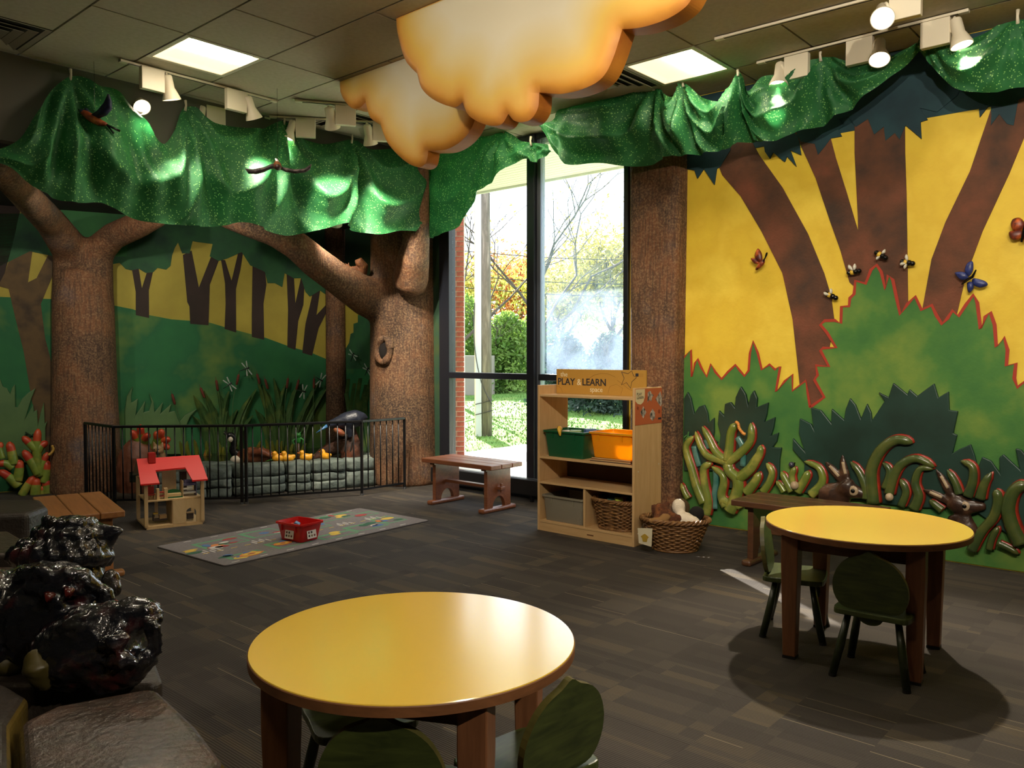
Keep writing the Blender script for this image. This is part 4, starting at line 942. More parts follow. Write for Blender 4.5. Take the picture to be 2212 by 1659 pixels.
wings(t, W, 0, [c4([(1850, 350), (1885, 338), (1888, 390), (1862, 430), (1835, 400)]), c4([(1772, 410), (1830, 405), (1858, 440), (1810, 455)]), c4([(1890, 445), (1960, 460), (1980, 488), (1930, 505), (1885, 480)]), c4([(1850, 475), (1885, 470), (1890, 510), (1860, 535)])], BLW, 0.05)
mk('body', MB().tube([W.hit(*p, 0.062) for p in c4([(1908, 390), (1885, 435), (1850, 455), (1815, 485)])], [.004, .009, .009, .005], 8), EYE, t, world=True)
BEEY = plain('bee_yellow', 'd8b23a', rough=0.4); BEEW = plain('bee_wing', 'd8d4c4', rough=0.35)
for lab, (bx_, by_), wl, ang in (('small bee relief nearest the curved trunk', (985, 555), [(-35, -15), (0, -35)], -25), ('small bee relief low on the wide trunk', (1130, 405), [(-25, -35), (5, -40)], 10), ('small bee relief highest on the wide trunk', (1302, 298), [(-22, 22), (20, -28)], -30), ('small bee relief right of the wide trunk', (1470, 345), [(-5, -40), (-35, 10), (-15, 30)], -10)):
    cp_ = c4([(bx_, by_)])[0]; t = insect('bee', lab, 'bee', 'bee reliefs on the yellow mural', cp_, 0.045)
    ca, sa = cos(radians(ang)), sin(radians(ang))
    for q, (dx, r, m_) in enumerate(((-30, 16, EYE), (-10, 17, BEEY), (12, 18, EYE), (34, 16, EYE))):
        mk('segment', MB().ell(W.hit(*c4([(bx_ + dx * ca, by_ - dx * sa)])[0], 0.045), r / 2.9415 / 1782 * 6), m_, t, smooth=True, world=True)
    for dx, dy in wl: wings(t, W, 0, [c4([(bx_ + dx * .25, by_ + dy * .25), (bx_ + dx - dy * .28, by_ + dy * .8 + dx * .28), (bx_ + dx * 1.35, by_ + dy * 1.35), (bx_ + dx + dy * .28, by_ + dy * .8 - dx * .28)])], BEEW, 0.06)
t = insect('caterpillar', 'orange caterpillar relief on the twisting green plant', 'caterpillar', None, c5([(620, 520)])[0], 0.1)
P = cat([W.hit(*p, 0.11) for p in c5([(585, 465), (600, 480), (610, 520), (640, 560), (655, 570)])], 3)
for i, p in enumerate(P): mk('segment', MB().ell(p, 0.0125), plain('caterpillar_orange', 'd8863a', 'e0a04c', 0.4, 30), t, smooth=True, world=True)
t = insect('snail', 'tiny dark snail relief above the low sprouts', 'snail', None, c5([(1080, 845)])[0], 0.05)
mk('shell', MB().ell(W.hit(*c5([(1078, 845)])[0], 0.045), (0.022, 0.022, 0.022)), plain('snail_shell', '3c3c4a', rough=0.3), t, smooth=True, world=True)
mk('body', MB().tube([W.hit(*p, 0.045) for p in c5([(1060, 865), (1095, 862), (1108, 825)])], [.006, .008, .004], 6), EYE, t, world=True)
GRI = plain('insect_green', '4f8a4a', rough=0.4)
t = insect('mantis', 'thin green mantis relief at the edge of the bark column', 'mantis', None, c5([(145, 590)])[0], 0.06)
for pts in ([(155, 550), (150, 590), (125, 620)], [(150, 590), (170, 605), (160, 635)], [(140, 580), (115, 600)], [(150, 600), (180, 590), (200, 610)]): mk('limb', MB().tube([W.hit(*p, 0.06) for p in c5(pts)], 0.005, 6), GRI, t, world=True)
# ================================================================== FURNITURE AND TOYS
LAM = plain('yellow_laminate', 'f2c84a', rough=0.24, spec=0.7, coat=1.0); EDGE = wood('table_edge_wood', '6b4428', '8a5a36', 0.5, (3, 3, 8)); LEGW = wood('table_leg_wood', '74492e', '8c5c3c', 0.45, (14, 14, 1.5))
FOOTB = plain('foot_black', '151210', rough=0.6)
def round_table(label, c, rz0):
    t = thing('round_table', label, 'table', (c[0], c[1], 0), rz0, 'round yellow play tables'); r = 0.446
    mk('tabletop', MB().lathe([(r - 0.012, 0.578), (r - .001, 0.582), (r, 0.606), (r - .002, 0.6085)], 96), EDGE, t, auto=40)
    mk('laminate', MB().lathe([(r - .002, 0.6086), (r - .0035, 0.611)], 96), LAM, t, auto=40)
    h = 0.245
    for i in range(4):
        M = Matrix.Rotation(i * pi / 2, 4, 'Z'); mk('apron', MB().bx(-h, h, h - 0.012, h + 0.012, 0.50, 0.578, M), EDGE, t, bev=0.002)
        q = [(-.038, -.038), (.038, -.038), (.038, .038), (-.038, .038)]; lx = 0.262
        vs = [(lx + x * k, lx + y * k, z) for z, k in ((0.012, 0.74), (0.45, 1.0), (0.5785, 1.0)) for x, y in q]
        lg = MB().add(vs, [(3, 2, 1, 0)] + [(a * 4 + j, a * 4 + (j + 1) % 4, a * 4 + 4 + (j + 1) % 4, a * 4 + 4 + j) for a in (0, 1) for j in range(4)] + [(8, 9, 10, 11)], M)
        o = mk('leg', lg, LEGW, t, bev=0.004); mk('foot_cap', MB().bx(lx - .029, lx + .029, lx - .029, lx + .029, 0, 0.012, M), FOOTB, o)
    return t
round_table('large yellow round play table in the foreground with daylight glare', (-0.271, 2.271), radians(30 + 45))
round_table('yellow round play table before the yellow mural', (1.652, 3.832), radians(10 + 45))
CHG = wood('chair_green', '1e2415', '343c1e', 0.35, (6, 6, 6), coat=0.25); CHB = wood('chair_leaf_green', '2c3618', '4a5426', 0.4, (3, 14, 14), coat=0.15); CHE = plain('chair_edge', '6a6230', '4d4a26', 0.4, 10)
def chair(label, x, y, rz):
    t = thing('leaf_chair', label, 'chair', (x, y, 0), rz, 'small green leaf-backed chairs')   # faces +y
    seat = [p.to_2d() for p in cat([(-.15, -.13, 0), (-.155, 0, 0), (-.15, .12, 0), (-.08, .145, 0), (.08, .145, 0), (.15, .12, 0), (.155, 0, 0), (.15, -.13, 0), (.08, -.145, 0), (-.08, -.145, 0)], 4, True)]
    mk('seat', MB().prism(seat, 0.278, 0.304), CHB, t, bev=0.005)
    prof = [(-.055, .305), (-.115, .315), (-.148, .365), (-.15, .43), (-.125, .49), (-.085, .53), (-.035, .552), (0, .572), (.035, .552), (.085, .53), (.125, .49), (.15, .43), (.148, .365), (.115, .315), (.055, .305)]
    pr = [p.to_2d() for p in cat([Vector((a, b, 0)) for a, b in prof], 3)]
    M = Matrix.Translation((0, -0.125, 0)) @ Matrix.Rotation(radians(8), 4, 'X') @ Matrix.Translation((0, .043, 0))
    Mx = M @ Matrix(((1, 0, 0, 0), (0, 0, 1, 0), (0, 1, 0, 0), (0, 0, 0, 1)))
    mk('backrest', MB().prism(pr, -0.010, 0.010, Mx, 0, 1), [CHB, CHE], t)
    tg = [(0.05 * cos(a), 0.279 + 0.035 * sin(a)) for a in [pi + pi * i / 10 for i in range(11)]]
    mk('back_tongue', MB().prism(tg, -0.009, 0.009, Mx), CHB, t)
    for sx in (-1, 1):
        for sy in (-1, 1):
            o = mk('leg', MB().tube([(sx * .10, sy * .085, 0.279), (sx * .125, sy * .11, 0.14), (sx * .15, sy * .14, 0.006)], [0.014, 0.0185, 0.0165], 12), CHG, t, smooth=True)
            mk('foot_tip', MB().cyl((sx * .15, sy * .14, 0.0), (sx * .149, sy * .139, 0.012), 0.0175, n=12), FOOTB, o)
    return t
chair('green leaf-backed chair with its back turned to us, right table', 1.60, 3.565, radians(-38))
chair('green leaf-backed chair at the left side of the right table', 1.43, 4.12, radians(-114))
chair('dark leaf-backed chair at the bottom edge, back turned to us', -0.295, 2.035, radians(-4))
chair('dark leaf-backed chair at the right of the foreground table', 0.035, 2.20, radians(44))
chair('dark leaf-backed chair pushed right under the foreground table', -0.47, 2.50, radians(205))

# trestle benches
def bench(label, loc, rz, c1_, c2_, nm):
    wd = wood(nm, c1_, c2_, 0.38, (1.5, 16, 16), coat=0.2)
    t = thing('trestle_bench', label, 'bench', loc, rz, 'wooden trestle benches')
    for i in range(3): mk('plank', MB().bx(-.445, .445, -.21 + i * .1415, -.21 + i * .1415 + .137, .39, .43), wd, t, bev=0.006)
    arch = [(-.155, .04), (-.155, .372), (.155, .372), (.155, .04), (.08, .04)] + [(.08 * cos(a), .04 + .095 * sin(a)) for a in [pi * i / 12 for i in range(1, 12)]] + [(-.08, .04)]
    for s in (-1, 1):
        Mx = Matrix(((0, 0, 1, s * .33), (1, 0, 0, 0), (0, 1, 0, 0), (0, 0, 0, 1)))
        mk('leg', MB().prism(arch, -.02, .02, Mx), wd, t, bev=0.003)
        mk('foot', MB().bx(s * .33 - .034, s * .33 + .034, -.22, .22, 0, .04), wd, t, bev=0.014)
        mk('cleat', MB().bx(s * .33 - .03, s * .33 + .03, -.18, .18, .372, .39), wd, t)
        mk('key', MB().bx(s * .375 - .006, s * .375 + .014, -.012, .012, .17, .25), wd, t, bev=0.003)
    mk('stretcher', MB().bx(-.40, .40, -.03, .03, .195, .222), wd, t, bev=0.003)
    return t
bench('reddish brown trestle bench before the window', ab(5.29, 5.41), RZ, '6e3f28', '8c5638', 'bench_wood_red')
bench('light brown trestle bench beside the left tree', (-2.83, 5.33, 0), atan2(-.816, .578), '8a5a34', 'a5703f', 'bench_wood_light')
bench('dark brown trestle bench against the yellow mural wall', ab(2.09, 5.28), RZ, '4a2f1e', '5f3d26', 'bench_wood_dark')

# play shelf
MAPLE = wood('maple', 'c09a68', 'cfab7a', 0.45, (10, 10, 1.2)); MAPH = wood('maple_flat', 'c09a68', 'cfab7a', 0.4, (1.2, 10, 10)); BACKD = plain('shelf_back', '4a3522', rough=0.7)
sh = thing('play_shelf', 'maple shelf unit with sign and toy bins before the window', 'shelf unit', ab(3.725, 5.03), RZ); X0 = .455
for s in (-1, 1): mk('side_panel', MB().bx(s * X0 - (0.02 if s > 0 else 0), s * X0 + (0 if s > 0 else .02), 0, .37, 0, 1.155), MAPLE, sh, bev=0.003)
for z in (1.065, .575, .375, .065): mk('shelf', MB().bx(-X0 + .02, X0 - .02, .003, .362, z, z + .018), MAPH, sh, bev=0.002)
mk('top_lip', MB().bx(-X0 + .02, X0 - .02, .352, .369, 1.083, 1.15), MAPH, sh); mk('kick_board', MB().bx(-X0 + .02, X0 - .02, .006, .024, 0, .065), MAPH, sh)
mk('divider', MB().bx(-.01, .01, .01, .37, .083, .375), MAPLE, sh); mk('back_panel', MB().bx(-X0 + .02, X0 - .02, .362, .369, .02, .575), BACKD, sh)
mk('maker_plate', MB().bx(.03, .09, .0045, .0065, .025, .035), plain('plate_brown', '6e4a2a', rough=0.5), sh)
for y, z in ((.05, .545), (.33, .575), (.05, .09)): mk('screw', MB().cyl((X0, y, z), (X0 + .003, y, z), .006, n=10), plain('screw', 'd8cdb8', rough=0.3, metal=0.5), sh)
def text(name, body, size, M, mat, parent, depth=0.0008, bold=0.0):
    cu = bpy.data.curves.new(name, 'FONT'); cu.body = body; cu.size = size; cu.extrude = depth; cu.offset = bold; cu.resolution_u = 3
    tmp = bpy.data.objects.new('tmp', cu); COL.objects.link(tmp); bpy.context.view_layer.update()
    me = bpy.data.meshes.new_from_object(tmp.evaluated_get(bpy.context.evaluated_depsgraph_get())); bpy.data.objects.remove(tmp)
    me.transform(M); me.materials.append(mat); o = bpy.data.objects.new(name, me); COL.objects.link(o); o.parent = parent; MW[o.name] = MW[parent.name]; return o
SP = Plane(ab(0, 5.03 + .2), -A2); sl, sb_ = SP.sz(1202, 851); sr, st_ = SP.sz(1395, 800); so = (SP.w(0, 0) - ab(3.725, 5.23)).dot(-A2)
def lx_(s): return (SP.w(s, 0) - ab(3.725, 5.23)).dot(-A2)
xl, xr = lx_(sl), lx_(sr); zb = 1.0835; zt = st_; sw = xr - xl; shh = zt - zb
sign = thing('shelf_sign', 'mustard sign board reading PLAY & LEARN on top of the shelf', 'sign', ab(3.725, 5.23, 0) + (-A2) * (xl + sw / 2) + Vector((0, 0, zb)), RZ)
mk('board', MB().bx(-sw / 2, sw / 2, 0, .018, 0, shh), plain('sign_mustard', 'b98a3a', rough=0.5), sign, bev=0.002)
INK = plain('ink_dark', '2c2a30', rough=0.6); INKW = plain('ink_cream', 'e6d9b4', rough=0.6); INKF = plain('ink_faint', '9c6e2c', rough=0.6)
Rt = Matrix.Rotation(pi / 2, 4, 'X')
def stx(b, fx, fz, size, mat, bold=0.0): text('lettering', b, size, Matrix.Translation((-sw / 2 + fx * sw, -.001, fz * shh)) @ Rt, mat, sign, bold=bold)
stx('the', .05, .70, .055, INKW); stx('PLAY', .015, .365, .0765, INK, .0012); stx('&', .245, .365, .07, INKW); stx('LEARN', .305, .365, .0765, INK, .0012); stx('space', .395, .12, .055, INKW)
def outline(pts, r, mat, par): 
    P = [Vector((-sw / 2 + a * sw, -.0015, b * shh)) for a, b in pts]; mk('printed_line', MB().tube(P, r, 5), mat, par)
star = [(.745, .93), (.815, .86), (.855, .98), (.875, .78), (.905, .72), (.855, .55), (.845, .30), (.80, .52), (.745, .42), (.775, .68), (.745, .93)]
outline(star, .0018, INK, sign); outline([(0, .3), (.03, .29), (.06, .2), (.075, .05)], .0012, INKF, sign); outline([(.60, .08), (.62, .35), (.69, .45), (.76, .3), (.74, .05)], .0010, INKF, sign)
outline([(.38, .62), (.44, .78), (.52, .86), (.6, .84), (.68, .72)], .0010, INKF, sign); outline([(.70, .60), (.76, .45), (.82, .28), (.86, .22)], .0010, INKF, sign)
mk('printed_logo', MB().bx(-sw / 2 + .895 * sw, -sw / 2 + .925 * sw, -.002, 0, .76 * shh, .88 * shh), INK, sign)
for b in (.86, .81, .76): mk('printed_line', MB().bx(-sw / 2 + .935 * sw, -sw / 2 + .975 * sw, -.0015, 0, b * shh - .002, b * shh), INKF, sign)
# poster on the shelf end
po = thing('shelf_poster', 'orange poster with small photographs on the end of the shelf', 'poster', ab(3.725, 5.03) + (-A2) * (X0 + .0005) + Vector((0, 0, .885)), RZ)
mk('sheet', MB().bx(0, .002, .004, .367, 0, .262), plain('poster_orange', 'b8603a', rough=0.5), po)
def yz(pts, d, mat, name): mk(name, MB().prism([(a, b) for a, b in pts], .002, .002 + d, Matrix(((0, 0, 1, 0), (1, 0, 0, 0), (0, 1, 0, 0), (0, 0, 0, 1)))), mat, po)
yz([(.006, .26), (.13, .26), (.128, .20), (.11, .165), (.075, .148), (.035, .155), (.006, .175)], .0006, plain('poster_cream', 'd9c79a', rough=0.6), 'printed_badge')
Mz = Matrix(((0, 0, 1, .0028), (1, 0, 0, 0), (0, 1, 0, 0), (0, 0, 0, 1)))
text('lettering', 'PLAY', .03, Matrix(((0, 0, 1, .0032), (1, 0, 0, .022), (0, 1, 0, .215), (0, 0, 0, 1))), INK, po, .0004); text('lettering', 'LEARN', .03, Matrix(((0, 0, 1, .0032), (1, 0, 0, .022), (0, 1, 0, .19), (0, 0, 0, 1))), INK, po, .0004)
PHO = plain('photo_print', '2a2624', 'd0c2b4', 0.5, 30)
for pts in ([(.17, .235), (.205, .245), (.22, .225), (.25, .21), (.225, .19), (.22, .165), (.19, .18), (.165, .16), (.17, .195)], [(.345, .235), (.366, .19), (.366, .14), (.35, .12), (.275, .18)], [(.07, .09), (.11, .135), (.15, .09), (.11, .045)], [(.20, .075), (.235, .11), (.27, .08), (.27, .04), (.235, .02), (.205, .04)]): yz(pts, .0007, PHO, 'printed_photo')
yz([(.02, .125), (.03, .13), (.035, .142), (.042, .13), (.055, .13), (.045, .12), (.05, .108), (.037, .115), (.026, .108), (.03, .12)], .0006, plain('poster_rust', '8a4028', rough=0.6), 'printed_star')
yz([(.33 + .016 * cos(a), .085 + .016 * sin(a)) for a in [i * pi / 6 for i in range(12)]], .0006, MATS['poster_rust'], 'printed_dot'); yz([(.315, .025), (.36, .025), (.36, .04), (.315, .04)], .0006, INK, 'printed_logo')

def bin_(name, label, cat_, loc, rz, w0, d0, w1, d1, h, mat, rim=.012, th=.005, grp=None):
    t = thing(name, label, cat_, loc, rz, grp)
    def ring(w_, d_, z, r=.02, n=4):
        out = []
        for sx, sy, a0 in ((1, 1, 0), (-1, 1, pi / 2), (-1, -1, pi), (1, -1, 3 * pi / 2)):
            for i in range(n): a = a0 + i * pi / 2 / (n - 1); out.append((sx * (w_ / 2 - r) + r * cos(a), sy * (d_ / 2 - r) + r * sin(a), z))
        return out
    R_ = [ring(w0, d0, 0), ring(w1, d1, h), ring(w1 - 2 * th, d1 - 2 * th, h), ring(w0 - 2 * th, d0 - 2 * th, th)]; n = 16
    mb = MB().add([p for r in R_ for p in r], [tuple(range(n))[::-1]] + [(k * n + i, k * n + (i + 1) % n, (k + 1) * n + (i + 1) % n, (k + 1) * n + i) for k in range(3) for i in range(n)] + [tuple(range(3 * n, 4 * n))])
    mk('tub', mb, mat, t, auto=35)
    Q = [ring(w1 + 2 * rim, d1 + 2 * rim, h - .012, .026), ring(w1 + 2 * rim, d1 + 2 * rim, h + .002, .026), ring(w1 - 1.5 * th, d1 - 1.5 * th, h + .002), ring(w1 - .001, d1 - .001, h - .012)]
    rm = MB().add([p for r in Q for p in r], [(k * n + i, k * n + (i + 1) % n, ((k + 1) % 4) * n + (i + 1) % n, ((k + 1) % 4) * n + i) for k in range(4) for i in range(n)])
    mk('rim', rm, mat, t, auto=35)
    for sx in (-.55, .55):
        x = sx * w1 / 2; mk('rib', MB().bx(x - .004, x + .004, -d1 / 2 - .004, -d1 / 2 + .012, h - .06, h - .012), mat, t)
    return t
def on_shelf(x, y, z): return ab(3.725, 5.03, z) + (-A2) * x + B2 * y
GRN = plain('plastic_green', '14512f', rough=0.3); YEL = NT('plastic_yellow'); YEL.col(lin('efb41c')); YEL.b.inputs['Roughness'].default_value = .3
_tl = YEL.n('BsdfTranslucent'); _tl.inputs[0].default_value = lin('f4b81c'); _m = YEL.n('MixShader'); _m.inputs[0].default_value = .45; YEL.l(YEL.b.outputs[0], _m.inputs[1]); YEL.l(_tl.outputs[0], _m.inputs[2]); YEL.l(_m.outputs[0], YEL.out.inputs[0]); YEL = YEL.m
bin_('toy_bin', 'green plastic toy bin on the upper shelf', 'bin', on_shelf(-.215, .18, .5935), RZ, .34, .27, .39, .31, .205, GRN, grp='toy bins on the shelf')
for i, (w_, d_) in enumerate(((.36, .30), (.34, .29))):
    z = .5935 + i * .0145; t = thing('puzzle_tray', 'flat wooden puzzle tray under the yellow bin, ' + ('lower' if i == 0 else 'upper') + ' of two', 'tray', on_shelf(.225, .17, z), RZ + .03 * i, 'puzzle trays')
    mk('board', MB().bx(-w_ / 2, w_ / 2, -d_ / 2, d_ / 2, 0, .008), plain('tray_wood%d' % i, '8a5a34' if i else '5a4638', rough=0.5), t, bev=.002)
    for s in (-1, 1): mk('edge', MB().bx(-w_ / 2, w_ / 2, s * (d_ / 2 - .005) - .005, s * (d_ / 2 - .005) + .005, .008, .014), MAPH, t)
bin_('toy_bin', 'yellow plastic toy bin on the upper shelf', 'bin', on_shelf(.225, .18, .6225), RZ, .33, .27, .375, .305, .19, YEL, grp='toy bins on the shelf')
bn = on_shelf(-.235, .03, .78); tag(mk('toy_banana', MB().tube(cat([on_shelf(-.245, .045, .81), on_shelf(-.25, .02, .825), on_shelf(-.235, .004, .80), on_shelf(-.225, .001, .765)], 5), [.006, .012, .016, .016, .016, .017, .017, .017, .017, .016, .015, .013, .011, .009, .007, .005], 10), plain('banana', 'd9a93a', rough=.4), smooth=True), 'yellow toy banana hooked over the rim of the green bin', 'toy')
for i, (x, y, c) in enumerate(((-.30, .2, 'c9c2ae'), (-.19, .15, '8aa36a'), (-.10, .22, '4a6a9a'))): tag(mk('toy_block', MB().box((0, 0, 0), (.09, .06, .07), Matrix.Translation(on_shelf(x, y, .755 + .012 * i)) @ Matrix.Rotation(RZ + .5 * i, 4, 'Z')), plain('blk%d' % i, c, rough=.5), bev=.006), ('pale', 'light green', 'blue')[i] + ' toy block inside the green bin', 'toy', 'toys in the green bin')
k = NT('clear_plastic'); tr = k.n('BsdfTransparent'); tr.inputs[0].default_value = (.9, .9, .86, 1); mx = k.n('MixShader'); mx.inputs[0].default_value = .45; k.col(lin('a89f8c')); k.b.inputs['Roughness'].default_value = .3
k.l(tr.outputs[0], mx.inputs[1]); k.l(k.b.outputs[0], mx.inputs[2]); k.l(mx.outputs[0], k.out.inputs[0]); CLEAR = k.m
bin_('storage_box', 'clear plastic storage box on the bottom shelf', 'bin', on_shelf(-.225, .185, .0835), RZ, .36, .29, .39, .32, .20, CLEAR)
tag(mk('folded_cloth', MB().box((0, 0, 0), (.33, .26, .10), Matrix.Translation(on_shelf(-.225, .185, .145)) @ Matrix.Rotation(RZ, 4, 'Z')), plain('cloth_grey', '8f8876', '6e6a5c', .8, 6), bev=.03, seg=3), 'grey folded cloth inside the clear storage box', 'cloth').rotation_euler = (0, 0, 0)

# wicker baskets: woven rows round upright stakes
WICK = plain('wicker', '8a6238', '6e4a28', .5, 30, .3, 90, c3='a67a48')
def wicker(label, loc, rz, bw, bd_, tw, td, h, rows, nst, rx, name='wicker_basket', grp='wicker baskets'):
    t = thing(name, label, 'basket', loc, rz, grp)
    def pos(a, f, off=0.0):
        w_ = bw + (tw - bw) * f + off * 2; d_ = bd_ + (td - bd_) * f + off * 2
        c, s = cos(a), sin(a); return Vector((w_ / 2 * abs(c) ** rx * (1 if c > 0 else -1), d_ / 2 * abs(s) ** rx * (1 if s > 0 else -1), h * f))
    mk('base', MB().prism([tuple(pos(2 * pi * i / 40, 0).xy) for i in range(40)], 0, .012), WICK, t)
    for i in range(nst):
        a = 2 * pi * (i + .5) / nst; mk('stake', MB().tube([pos(a, f / 4) for f in range(5)], .0045, 6), WICK, t)
    seg = nst * 4
    for r in range(rows):
        f = (r + .6) / (rows + .2); P = [pos(2 * pi * i / seg, f, .0065 * cos(2 * pi * i / seg * nst / 2 + r * pi)) for i in range(seg + 1)]
        mk('weaver', MB().tube(P, h / rows * .52, 6, cap=False), WICK, t, smooth=True)
    for ph in (0, 2.1, 4.2):
        P = [pos(2 * pi * i / 96, 1.0, .013 * cos(i / 96 * 2 * pi * 13 + ph)) + Vector((0, 0, .006 + .011 * sin(i / 96 * 2 * pi * 13 + ph))) for i in range(97)]
        mk('rim_braid', MB().tube(P, .0095, 6, cap=False), WICK, t, smooth=True)
    P = [pos(2 * pi * i / 60, 0, .006) + Vector((0, 0, .009)) for i in range(61)]; mk('base_ring', MB().tube(P, .009, 6, cap=False), WICK, t, smooth=True)
    return t
wicker('square-cornered wicker basket of toys on the bottom shelf', on_shelf(.225, .165, .0835), RZ, .28, .24, .385, .30, .21, 16, 26, .6)
for i, (x, y, z, s, c, a) in enumerate(((.17, .16, .215, (.07, .1, .12), '5a8a7c', .3), (.24, .12, .21, (.06, .05, .12), 'b8c44a', .7), (.27, .17, .22, (.08, .06, .1), 'c9643a', .2), (.12, .17, .205, (.07, .08, .1), '3a4a7a', -.2), (.31, .17, .21, (.05, .09, .12), '2c2c30', .4))):
    Mx = Matrix.Translation(on_shelf(x, y, z + .05)) @ Matrix.Rotation(RZ + a, 4, 'Z') @ Matrix.Rotation(.25, 4, 'X')
    tag(mk('toy_box', MB().box((0, 0, 0), s, Mx), plain('toyb%d' % i, c, rough=.5), bev=.004), ('teal', 'lime green', 'orange', 'dark blue', 'black')[i] + ' small toy box in the shelf basket', 'toy', 'toys in the shelf basket')
bkl = flo(1466, 1196); bkl = Vector((bkl.x, bkl.y + .13, 0))
bk = wicker('oval wicker basket of stuffed toys on the carpet beside the shelf', bkl, radians(-12), .30, .25, .47, .36, .215, 15, 30, 1.0)
# stuffed toys
def plush(name, label, cat_, parts, mat, base, vox=.012, disp=.012):
    m = MB()
    for c, r in parts: m.ell(Vector(base) + Vector(c), r)
    o = organic(mk(name, m, mat, smooth=True), vox, 2, disp, .018); return tag(o, label, cat_, 'stuffed toys in the basket')
PB = plain('plush_brown', '6b3a1e', '4a2816', .95, 20, .6, 120, c3='8a5228'); PT = plain('plush_tan', '8f6a3e', rough=.95); PW = plain('plush_white', 'e6d8c2', rough=.95, bump=.5, bscale=120); PK = plain('plush_black', '14110f', rough=.95)
z0 = .17
plush('teddy_bear', 'brown furry stuffed bear slumped in the basket', 'stuffed toy', [((-.07, -.02, z0 + .03), (.1, .085, .09)), ((-.10, .02, z0 + .10), (.068, .065, .062)), ((-.15, .03, z0 + .13), (.022, .015, .022)), ((-.05, .04, z0 + .15), (.022, .015, .022)), ((-.0, -.05, z0 + .06), (.06, .035, .035))], PB, bkl)
plush('stuffed_paw', 'tan stuffed toy limb lying on the basket rim', 'stuffed toy', [((-.14, -.10, z0 + .055), (.075, .03, .028)), ((-.085, -.085, z0 + .08), (.04, .028, .026))], PT, bkl)
plush('stuffed_lamb', 'cream white stuffed toy lit by the sun in the basket', 'stuffed toy', [((.06, -.03, z0 + .05), (.075, .06, .055)), ((.03, .03, z0 + .13), (.05, .045, .06)), ((.10, -.07, z0 + .05), (.045, .04, .04)), ((.13, -.08, z0 + .03), (.035, .03, .05))], PW, bkl)
plush('stuffed_turtle', 'round dark brown stuffed toy behind the white one', 'stuffed toy', [((.055, .08, z0 + .115), (.072, .03, .07)), ((.05, .07, z0 + .06), (.05, .03, .05))], plain('plush_olive', '3c2c18', '54401f', .9, 12), bkl, .010, .004)
plush('stuffed_mole', 'black round stuffed toy at the right rim of the basket', 'stuffed toy', [((.16, .03, z0 + .085), (.055, .045, .052)), ((.15, .03, z0 + .04), (.045, .04, .045))], PK, bkl, .010, .004)
tg = thing('basket_tag', 'white paper tag tied to the left rim of the floor basket', 'tag', bkl + Vector((-.235, -.125, .09)), radians(-25)); TGW = plain('tag_white', 'cfc4a6', rough=.5)
mk('card', MB().add([(-.055, 0, .085), (.055, -.012, .095), (.05, -.016, -.035), (-.045, -.004, -.02), (-.055, .002, .085), (.055, -.010, .095), (.05, -.014, -.035), (-.045, -.002, -.02)], [(3, 2, 1, 0), (4, 5, 6, 7), (0, 1, 5, 4), (2, 3, 7, 6), (1, 2, 6, 5), (3, 0, 4, 7)]), TGW, tg)
mk('printed_bear', MB().prism([(-.015, -.005), (-.02, .02), (-.03, .03), (-.012, .045), (0, .052), (.012, .045), (.03, .03), (.02, .02), (.015, -.005)], -.001, 0, Matrix(((1, 0, 0, 0), (-.1, 0, 1, -.0105), (0, 1, 0, 0), (0, 0, 0, 1)))), plain('tag_print', 'a8882a', rough=.6), tg)
mk('string', MB().tube([(-.03, 0, .085), (-.01, .02, .12), (.02, 0, .09)], .002, 5), INK, tg)

# dollhouse
dh = thing('dollhouse', 'wooden dollhouse with a red roof before the fence', 'dollhouse', (flo(312, 1145) + flo(446, 1131)) / 2 + Vector((-.11, .155, 0)), radians(33))
PLY = wood('dollhouse_ply', 'c0a070', 'cfb284', .5, (6, 6, 2)); REDW = plain('dollhouse_red', 'c81c14', rough=.4); hx, hy = .215, .19
mk('ground_floor', MB().bx(-hx - .01, hx + .01, -hy - .005, hy + .005, .012, .026), PLY, dh, bev=.002)
for s in (-1, 1): mk('base_rail', MB().bx(-hx, hx, s * hy - .008, s * hy + .008, 0, .012), PLY, dh)
for sx in (-1, 1):
    for sy in (-1, 1): mk('corner_post', MB().bx(sx * hx - .014, sx * hx + .014, sy * hy - .012, sy * hy + .012, .026, .385), PLY, dh, bev=.002)
mk('upper_floor', MB().bx(-hx, hx, -hy + .002, hy - .002, .218, .23), PLY, dh, bev=.001)
ar = [(-.015, .026), (-.015, .216), (hx - .014, .216), (hx - .014, .026), (.165, .026), (.165, .105)] + [(.125 + .04 * cos(a), .105 + .04 * sin(a)) for a in [pi * i / 10 for i in range(1, 10)]] + [(.085, .105), (.085, .026)]
Mf = Matrix(((1, 0, 0, 0), (0, 0, 1, -hy), (0, 1, 0, 0), (0, 0, 0, 1)))
mk('arched_front_wall', MB().prism(ar, -.006, .006, Mf), PLY, dh)
mk('inner_wall', MB().bx(-.02, -.008, -hy + .01, .06, .026, .218), PLY, dh); mk('inner_wall', MB().bx(-.05, .06, .05, .062, .23, .45), PLY, dh); mk('inner_wall', MB().bx(-.15, -.138, -.02, .12, .23, .42), PLY, dh); mk('back_post', MB().bx(-.09, -.065, .17, .182, .026, .218), PLY, dh)
